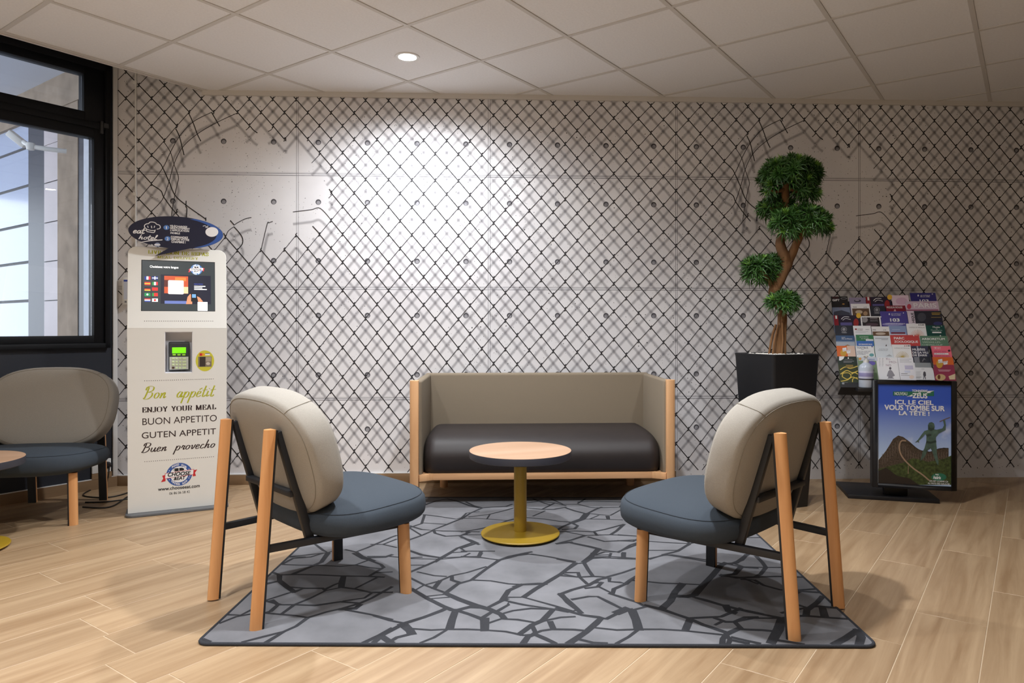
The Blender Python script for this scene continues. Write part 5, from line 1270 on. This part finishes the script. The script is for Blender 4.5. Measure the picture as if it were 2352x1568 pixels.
T, R, EL, LN = 't', 'r', 'e', 'l'
G1, G2 = C(150, 150, 156), C(200, 202, 208)
def star(cx, cy, r, m, n=13): return [(LN, [(cx, cy), (cx+r*math.cos(a), cy-r*.9*math.sin(a))], m, .0016) for a in [math.pi*(k+.5)/n for k in range(n)]]
def night(x0, y0, x1, y1): return [(R, x0, y0, x0+60, y1, C(140, 30, 44)), (EL, x1-60, y0+105, 36, 60, C(150, 40, 44)), (LN, [(x0+100, y0+55), (x0+140, y0+22), (x0+210, y0+25)], W1, .004), (LN, [(x0+120, y0+70), (x0+160, y0+45), (x0+230, y0+60)], W1, .003), (R, x0+90, y0+100, x0+250, y1, C(90, 84, 140)), (EL, x1-25, y0+5, 34, 36, C(226, 180, 66)), (R, x0+18, y0+5, x0+42, y0+50, W1)]
brochure(1, 178, 185, 410, 345, (30, 28, 32), 'black brochure with the word GIFT in the top tier', [(T, 'FREE', (193, 212), (280, 192), C(90, 30, 40)), (T, 'GIFT', (193, 250), (292, 222), W1, .03), (EL, 350, 212, 44, 14, G1), (EL, 350, 212, 36, 9, C(30, 28, 32)), (EL, 345, 290, 18, 8, C(190, 140, 70))])
brochure(1, 430, 200, 655, 330, (152, 142, 172), 'plain lavender grey brochure in the top tier', [(EL, 540, 245, 48, 18, C(70, 66, 82)), (EL, 535, 238, 30, 9, C(176, 168, 190))])
brochure(1, 660, 190, 1010, 345, (38, 30, 52), 'dark show brochure with red curtain and yellow spot in top tier', night(660, 190, 1010, 340))
brochure(1, 1020, 168, 1255, 320, (228, 204, 220), 'pale pink watercolour brochure in the top tier', [(EL, 1150, 250, 80, 50, C(214, 178, 204))])
brochure(1, 1275, 135, 1630, 265, (48, 44, 120), 'navy brochure with number 103 in the top tier', [(T, 'LES CHÂTEAUX', (1408, 178), (1545, 160), W1, 0), (T, 'DE LA LOIRE', (1412, 196), (1540, 180), W1, 0), (EL, 1380, 172, 8, 14, W1), (R, 1570, 145, 1582, 158, W1), (T, '103', (1400, 262), (1525, 226), W1, .02)])
brochure(2, 195, 335, 440, 455, (122, 132, 158), 'slate blue brochure with dark cap shape', [('p', [(205, 450), (215, 395), (320, 375), (435, 410), (438, 450)], C(58, 62, 78)), (R, 292, 340, 298, 350, C(180, 60, 60))])
brochure(2, 455, 285, 715, 460, (236, 234, 236), 'white brochure with brown photo strip behind the round emblem brochure', [(R, 470, 350, 705, 458, C(96, 72, 56)), (EL, 560, 400, 50, 26, C(190, 170, 146)), (EL, 650, 420, 30, 30, C(170, 140, 110)), (T, 'PARIS', (475, 340), (530, 326), K_), (T, 'LA VIE', (625, 340), (668, 328), K_)])
brochure(2, 725, 315, 930, 455, (40, 44, 56), 'dark blue grey brochure with round emblem in second tier', [(EL, 808, 370, 40, 38, G1), (EL, 808, 370, 34, 32, C(40, 44, 56)), (EL, 808, 370, 22, 22, G1), (T, 'THOIRY', (770, 424), (850, 408), G2, 0)])
brochure(2, 935, 310, 1205, 395, (128, 24, 48), 'crimson brochure titled MOULIN ROUGE', [(T, 'MOULIN ROUGE', (945, 348), (1162, 322), W1, .01), ('p', [(1040, 390), (1058, 355), (1076, 390)], C(220, 170, 170))])
brochure(2, 1210, 250, 1665, 398, (206, 186, 206), 'wide pinkish white guide titled PARIS', [(T, 'Greater', (1455, 280), (1615, 258), C(140, 60, 100), 0), (T, 'PARIS', (1318, 340), (1630, 276), W1, .0), (EL, 1255, 325, 30, 36, C(190, 70, 90)), (R, 1215, 365, 1660, 385, C(160, 90, 120)), (R, 1215, 385, 1660, 398, W1)])
brochure(3, 215, 445, 580, 592, (38, 30, 52), 'dark show brochure with red curtain and yellow spot in third tier', night(215, 445, 580, 590))
brochure(3, 585, 460, 870, 605, (42, 36, 42), 'black brochure with white border and grey disc', [(R, 585, 460, 870, 474, W1), (R, 588, 474, 606, 600, W1), (R, 846, 474, 866, 600, W1), (EL, 640, 508, 42, 38, C(150, 146, 150)), (R, 712, 476, 816, 500, C(110, 106, 110)), (T, 'EGOUTS', (718, 530), (818, 512), G1), (EL, 740, 575, 90, 22, C(84, 66, 76))])
brochure(3, 865, 390, 1235, 605, (78, 70, 150), 'purple brochure with large number 103', [(T, 'LES CHÂTEAUX', (1005, 432), (1140, 416), W1, 0), (T, 'DE LA LOIRE', (1010, 452), (1135, 438), W1, 0), (EL, 980, 430, 8, 14, W1), (R, 1170, 408, 1182, 420, W1), (T, '103', (992, 534), (1122, 488), W1, .03), (EL, 1030, 570, 150, 22, C(150, 146, 200)), (T, 'CHÂTEAUX ET JARDINS', (930, 575), (1200, 552), W1, 0)])
o = brochure(3, 1240, 385, 1715, 592, (40, 42, 56), 'wide dark museum brochure with white spine', [(R, 1240, 385, 1335, 592, C(220, 206, 222)), (EL, 1430, 470, 60, 60, C(70, 72, 84)), (R, 1565, 410, 1690, 418, C(190, 160, 70)), (R, 1570, 430, 1680, 438, C(190, 160, 70)), (R, 1560, 470, 1695, 478, C(150, 130, 80)), (EL, 1650, 560, 60, 26, C(56, 60, 110))])
qv = Panel(o.matrix_world.translation, tray.x, tray.z)
tv = qv.text(o, 'HEQUE', K_, Bz(1230, 490), Bz(1400, 455), .003, bold=.02)
cx3 = sum((v.co.x for v in tv.data.vertices), 0)/len(tv.data.vertices); cz3 = sum((v.co.z for v in tv.data.vertices), 0)/len(tv.data.vertices); tgt = qv.px(Bz(1308, 472))
for v in tv.data.vertices: v.co = (tgt[0]-(v.co.z-cz3), v.co.y, tgt[1]+(v.co.x-cx3))
brochure(4, 230, 585, 480, 722, (42, 46, 58), 'dark blue grey brochure with round emblem at the left tray edge', [(EL, 352, 640, 40, 38, G1), (EL, 352, 640, 34, 32, C(42, 46, 58)), (EL, 352, 640, 22, 22, G1), (T, 'THOIRY', (318, 694), (394, 678), G2, 0)])
brochure(4, 485, 590, 730, 728, (236, 236, 240), 'white brochure with small red square and grey heading', [(R, 505, 628, 530, 648, C(150, 40, 50)), (T, 'CHÂTEAUX', (535, 640), (615, 628), C(110, 60, 66)), (T, 'CROISIÈRES', (535, 656), (610, 645), C(110, 60, 66)), (R, 650, 640, 700, 646, G1), ('lines', 510, 670, 690, 2, 12, G2)])
brochure(4, 740, 600, 985, 732, (236, 234, 236), 'white brochure with brown photo strip above the white pamphlets', [(R, 752, 670, 978, 730, C(110, 84, 66)), (EL, 860, 700, 70, 18, C(200, 184, 170)), (T, 'PARIS', (750, 655), (795, 641), K_), (T, 'LA VIE', (895, 655), (935, 644), K_)])
brochure(4, 975, 590, 1220, 722, (140, 158, 200), 'light blue brochure with dark red band', [(R, 1005, 680, 1200, 702, C(120, 36, 56)), (R, 1020, 640, 1130, 650, C(170, 186, 216)), (R, 990, 702, 1215, 720, C(196, 206, 226))])
brochure(4, 1225, 560, 1490, 728, (238, 238, 242), 'white castle brochure with orange burst in fourth tier', [(T, 'CHÂTEAU DE VERSAILLES', (1252, 622), (1470, 602), C(130, 122, 130), 0), (R, 1385, 572, 1398, 586, K_), (R, 1410, 572, 1422, 586, K_), (R, 1430, 574, 1462, 584, K_)]+star(1368, 735, 100, C(222, 140, 96)))
brochure(4, 1495, 585, 1755, 732, (20, 74, 68), 'dark green museum brochure', [(T, 'Musée', (1582, 622), (1680, 596), W1, 0), (T, 'de', (1625, 640), (1648, 628), W1, 0), (T, 'Montmartre', (1558, 664), (1712, 640), C(170, 200, 190), 0), (R, 1575, 674, 1700, 692, W1), (R, 1700, 590, 1708, 600, W1)])
brochure(5, 245, 725, 505, 872, (64, 92, 132), 'blue brochure fading to grey river view', [(R, 245, 815, 505, 872, C(176, 184, 196)), (R, 245, 800, 505, 815, C(120, 140, 168)), (T, 'PARIS', (320, 758), (370, 746), W1, 0), (T, "d'Art et d'Histoire", (320, 780), (466, 762), W1, .01), ('p', [(360, 870), (400, 850), (450, 870)], C(150, 120, 90))])
brochure(5, 525, 715, 765, 872, (60, 124, 84), 'green brochure with blue lower half', [(R, 528, 800, 765, 872, C(64, 112, 190)), (R, 655, 776, 758, 800, C(220, 226, 230)), (T, 'ILE DE FRANCE', (570, 752), (690, 738), W1, 0), (T, 'en famille', (590, 776), (700, 762), W1, 0), (T, 'LES GRANDES EAUX', (555, 858), (745, 838), W1, .02)])
brochure(5, 770, 730, 1000, 878, (224, 230, 238), 'white pamphlet with pale grey heading in fifth tier', [(R, 785, 760, 965, 772, C(176, 180, 190)), (R, 870, 780, 960, 786, G1), ('p', [(925, 872), (940, 845), (948, 872)], C(90, 84, 80))])
brochure(5, 1000, 718, 1400, 872, (196, 72, 72), 'red brochure titled PARC ZOOLOGIQUE', [(T, 'PARC', (1044, 780), (1188, 746), W1, .02), (T, 'ZOOLOGIQUE', (1048, 832), (1378, 796), W1, .02), (R, 1312, 720, 1326, 734, W1), (R, 1340, 722, 1376, 730, C(224, 140, 140))])
brochure(5, 1415, 730, 1795, 872, (96, 132, 110), 'sage green brochure titled ARBORETUM', [(T, 'ARBORETUM', (1430, 788), (1748, 758), W1, .015), (T, 'VERSAILLES-', (1436, 830), (1698, 806), C(196, 214, 200), 0), (T, 'CHÈVRELOUP', (1436, 866), (1716, 840), C(196, 214, 200), 0), (R, 1680, 722, 1696, 736, W1)])
brochure(6, 255, 868, 510, 1020, (222, 110, 52), 'orange museum brochure with small face in sixth tier', [(R, 400, 868, 510, 1020, C(226, 196, 178)), (EL, 345, 965, 44, 48, C(206, 160, 64)), ('p', [(330, 900), (385, 890), (388, 930), (445, 920), (440, 965), (395, 975), (385, 940), (335, 948)], W1), (T, 'MUSEUM', (338, 945), (440, 922), C(190, 150, 150), 0)])
brochure(6, 520, 870, 775, 1024, (238, 240, 242), 'white bus tour brochure titled TOOTBUS', [(T, 'TOOTBUS', (530, 908), (685, 882), C(30, 40, 90), .01), (R, 590, 914, 628, 920, G1), (T, 'HOP-ON HOP-OFF', (535, 955), (720, 938), C(120, 124, 140), 0), (T, 'THEMED TOURS', (535, 974), (690, 960), C(120, 124, 140), 0), (T, '& COMBOS', (535, 992), (650, 978), C(120, 124, 140), 0), (EL, 735, 995, 32, 22, C(110, 170, 176)), (EL, 742, 880, 9, 9, C(60, 70, 130))])
brochure(6, 785, 875, 1030, 1024, (226, 234, 242), 'pale blue white castle brochure in sixth tier', [(T, 'CHÂTEAU DE', (838, 920), (960, 904), C(150, 158, 170), 0), (T, 'RAMBOUILLET', (830, 938), (962, 924), C(150, 158, 170), 0), ('p', [(930, 1015), (980, 985), (1025, 1015)], C(186, 192, 198))])
brochure(6, 1025, 850, 1285, 1024, (240, 240, 242), 'white castle brochure with golden burst', [(T, 'CHÂTEAU DE VERSAILLES', (1050, 908), (1262, 890), C(150, 144, 150), 0), (R, 1188, 864, 1200, 876, C(140, 50, 60)), (R, 1212, 864, 1224, 876, C(140, 50, 60)), (R, 1234, 864, 1264, 874, K_)]+star(1160, 1030, 95, C(196, 170, 90)))
brochure(6, 1295, 870, 1565, 1034, (60, 62, 84), 'navy brochure titled MUSÉES DE LA VILLE DE PARIS', [(R, 1370, 870, 1390, 1034, C(150, 152, 170)), (T, 'MUSÉES', (1300, 934), (1476, 898), W1, .02), (T, 'DE LA VILLE', (1300, 976), (1556, 948), W1, .02), (T, 'DE PARIS', (1304, 1012), (1502, 986), W1, .02)])
brochure(6, 1570, 870, 1840, 1034, (238, 112, 132), 'bright pink flea market brochure', [(R, 1598, 886, 1690, 916, C(246, 190, 200)), (T, 'LES', (1602, 914), (1688, 890), C(214, 70, 110), .01), (T, 'PUCES', (1604, 960), (1768, 936), C(200, 70, 130), .01), (R, 1600, 968, 1800, 990, W1), (T, 'DE PARIS', (1604, 986), (1752, 970), C(170, 110, 160), 0), (T, 'SAINT-OUEN', (1604, 1020), (1812, 1002), C(200, 80, 130), .01), (EL, 1808, 936, 17, 15, C(70, 40, 60))])
gold = C(214, 186, 84)
brochure(7, 285, 1015, 550, 1475, (38, 52, 46), 'dark green brochure with golden cell pattern and word Votre', [(R, 285, 1130, 550, 1370, C(52, 60, 34)), (LN, [(300, 1200), (370, 1160), (440, 1180), (540, 1150)], gold, .006), (LN, [(305, 1260), (390, 1210), (470, 1240), (545, 1215)], gold, .006), (LN, [(330, 1300), (340, 1250), (420, 1245), (450, 1290), (400, 1330), (335, 1300)], gold, .005), (LN, [(455, 1260), (500, 1240), (545, 1260)], gold, .006), (LN, [(310, 1360), (400, 1340), (470, 1300), (545, 1330)], gold, .005), (LN, [(470, 1370), (480, 1320), (540, 1310)], gold, .005), (R, 380, 1130, 480, 1170, C(130, 110, 60)), ('p', [(285, 1015), (360, 1015), (345, 1050), (310, 1072), (285, 1072)], W1), (EL, 412, 1038, 9, 12, W1), ('lines', 360, 1054, 470, 1, 12, G1), ('lines', 345, 1078, 490, 2, 16, G1), (R, 328, 1375, 410, 1445, C(150, 152, 154)), (T, 'Votre', (428, 1432), (552, 1394), W1, .01)])
brochure(7, 555, 1025, 815, 1345, (128, 150, 120), 'garden brochure with purple flowers behind the sanitizer bottle', [(R, 555, 1025, 815, 1075, C(206, 214, 230)), (T, 'GIVERNY', (650, 1070), (780, 1050), C(70, 90, 150), .01), (EL, 575, 1048, 20, 18, C(224, 160, 80)), (EL, 730, 1110, 60, 30, C(110, 100, 180)), (EL, 748, 1212, 24, 24, C(70, 80, 80)), (R, 555, 1240, 815, 1345, C(90, 112, 84))])
brochure(7, 815, 1030, 1110, 1342, (240, 240, 244), 'white exhibition brochure with robed figure and word KIMONO', [(T, 'K', (938, 1062), (968, 1034), C(170, 140, 160), 0), (T, 'I-', (975, 1070), (1000, 1040), C(190, 160, 180), 0), (T, 'MO-', (980, 1108), (1086, 1080), C(170, 140, 160), 0), (T, 'NO', (935, 1150), (1006, 1122), C(170, 140, 160), 0), (EL, 993, 1180, 16, 18, C(90, 88, 96)), ('p', [(945, 1285), (965, 1220), (990, 1198), (1020, 1215), (1058, 1280), (1020, 1300), (1050, 1322), (955, 1322), (970, 1300)], C(150, 148, 156)), ('lines', 840, 1040, 858, 6, 20, G2), ('lines', 880, 1040, 898, 6, 20, G2)])
brochure(7, 1115, 1030, 1330, 1342, (238, 238, 246), 'white brochure with lilac boxes beside the robed figure brochure', [('lines', 1125, 1048, 1290, 3, 20, G2), (R, 1195, 1140, 1310, 1195, C(200, 196, 222)), (R, 1190, 1210, 1270, 1240, C(214, 220, 240)), (EL, 1290, 1300, 34, 26, C(240, 220, 210)), (R, 1145, 1250, 1232, 1258, G1), (R, 1140, 1275, 1265, 1280, G1)])
brochure(6.5, 1325, 1022, 1572, 1110, (50, 54, 66), 'dark black and white photo brochure above the hooded figure brochure', [(R, 1325, 1022, 1398, 1100, C(130, 134, 144)), (LN, [(1440, 1085), (1460, 1045), (1475, 1060)], G1, .003)])
brochure(7, 1335, 1102, 1592, 1340, (232, 234, 240), 'white brochure with dark walking figure under grey band', [(R, 1335, 1102, 1592, 1168, C(150, 156, 162)), ('p', [(1448, 1265), (1452, 1235), (1466, 1220), (1484, 1235), (1490, 1280), (1478, 1290), (1490, 1332), (1480, 1332), (1466, 1292), (1458, 1332), (1450, 1332), (1456, 1290)], C(84, 82, 92)), ('lines', 1350, 1225, 1420, 5, 16, G2), ('lines', 1350, 1300, 1425, 2, 14, G1), (R, 1425, 1188, 1465, 1192, G1)])
brochure(7, 1590, 1025, 1880, 1348, (150, 56, 84), 'orange and maroon museum brochure in the front tier', [(R, 1584, 1025, 1868, 1130, C(222, 110, 52)), (EL, 1676, 1120, 46, 58, C(206, 160, 64)), ('p', [(1655, 1060), (1712, 1048), (1718, 1088), (1790, 1075), (1786, 1122), (1735, 1132), (1725, 1100), (1660, 1108)], W1), (T, 'MUSEUM', (1664, 1106), (1782, 1080), C(190, 150, 150), 0), (EL, 1690, 1305, 70, 45, C(206, 176, 130)), (EL, 1668, 1300, 20, 32, C(110, 60, 40)), (R, 1655, 1200, 1830, 1206, C(226, 190, 200)), (R, 1665, 1216, 1815, 1222, C(226, 190, 200)), ('p', [(1800, 1290), (1892, 1255), (1892, 1335), (1815, 1335)], C(226, 206, 170))])
# black pen clipped between the brochures
pq = Panel(tray.o-tray.y*.11, tray.x, tray.z)
pen = thing('pen', 'small black pen clipped between the pink and maroon brochures', 'pen', (0, 0, 0)); pu, pw = pq.px(Bz(1578, 1180)); pen.matrix_world = Panel(pq.o+pq.x*pu+pq.z*pw, pq.x, pq.z).M
obj('barrel', MB().lathe([(.0, 0), (.0035, .006), (.0045, .02), (.0055, .12), (.0035, .15), (0, .155)], 12), K_, pen, smooth=50); obj('clip_loop', MB().lathe([(0, .09), (.009, .10), (.010, .125), (.006, .14), (0, .145)], 10), K_, pen, smooth=50)
# sanitizer bottle and its bracket
bq = Panel(tray.o-tray.y*.165, ft, UP); bx, bz_ = bq.px((1989, 889)); bp = bq.o+bq.x*bx+bq.z*bz_
lb = RM.inverted() @ bp
obj('bottle_shelf', MB().box(lb.x-.055, lb.x+.05, lb.y-.05, lb.y+.075, lb.z-.024, lb.z-.001), m_rack, rack, bevel=.003)
bt = thing('sanitizer_bottle', 'clear sanitizer pump bottle with lilac label on the stand bracket', 'bottle', bp)
m_clear = mat('translucent plastic', (196, 206, 222), .25); m_lil = mat('lilac label', (150, 146, 190), .4)
obj('bottle_body', MB().lathe([(0, 0), (.038, 0), (.041, .004), (.041, .118), (.036, .134), (.018, .148), (.015, .152), (0, .152)], 32), m_clear, bt, smooth=45)
obj('label', MB().lathe([(.0413, .05), (.0417, .051), (.0417, .099), (.0413, .1)], 32), mat('pale label', (206, 208, 230), .4), bt, smooth=30); obj('label_band', MB().lathe([(.0418, .066), (.042, .067), (.042, .088), (.0418, .089)], 32), m_lil, bt, smooth=30)
obj('retaining_ring', MB().lathe([(.042, .048), (.0445, .049), (.0445, .053), (.042, .054)], 32), K_, bt, smooth=30)
pm = obj('pump', MB().lathe([(0, .15), (.016, .15), (.016, .168), (.007, .17), (.007, .182), (.012, .184), (.012, .192), (0, .193)], 20), m_white, bt, smooth=40)
obj('spout', MB().tube([(0, 0, .188), (-.02, -.015, .188), (-.032, -.024, .183)], .004, 8), m_white, pm, smooth=60)

# ================================================================== SOCKET AND CABLES BEHIND THE ARMCHAIR
so_ = left(thing('power_socket', 'white wall socket with round black plug low by the corner', 'socket'))
obj('socket_plate', MB().box(-.16, -.045, -.014, .0, .105, .19), m_white, so_, bevel=.003); obj('socket_base', MB().box(-.16, -.04, -.012, .0, .068, .104), m_base, so_)
obj('plug', MB().tube([(-.075, -.014, .15), (-.075, -.03, .15), (-.075, -.05, .148)], [.022, .024, .014], 16), K_, so_, smooth=50)
m_cable = mat('black cable', (20, 18, 18), .5)
def cable(pts, label):
    P = catmull([Vector(p) for p in pts], 8); tag(obj('power_cable', MB().tube(P, .0042, 8), m_cable, smooth=60), label, 'cable', 'black cables on the floor by the kiosk')
g = lambda x, y: tuple(fl(x, y, .0045))
pl = LM @ Vector((-.075, -.055, .146)); pl2 = LM @ Vector((-.085, -.06, .08))
cable([pl, pl2, LM @ Vector((-.1, -.05, .02)), g(225, 1118), g(193, 1133), g(200, 1140), g(245, 1142), g(285, 1134), g(318, 1120)], 'black cable running from the wall socket to the kiosk')
cable([g(196, 1153), g(232, 1152.5), g(262, 1150), g(290, 1146), g(318, 1141)], 'straight black cable lying between armchair and kiosk'); cable([g(190, 1164), g(230, 1166), g(258, 1162), g(280, 1149), g(294, 1140), g(320, 1130)], 'curved black cable looping out towards the room')
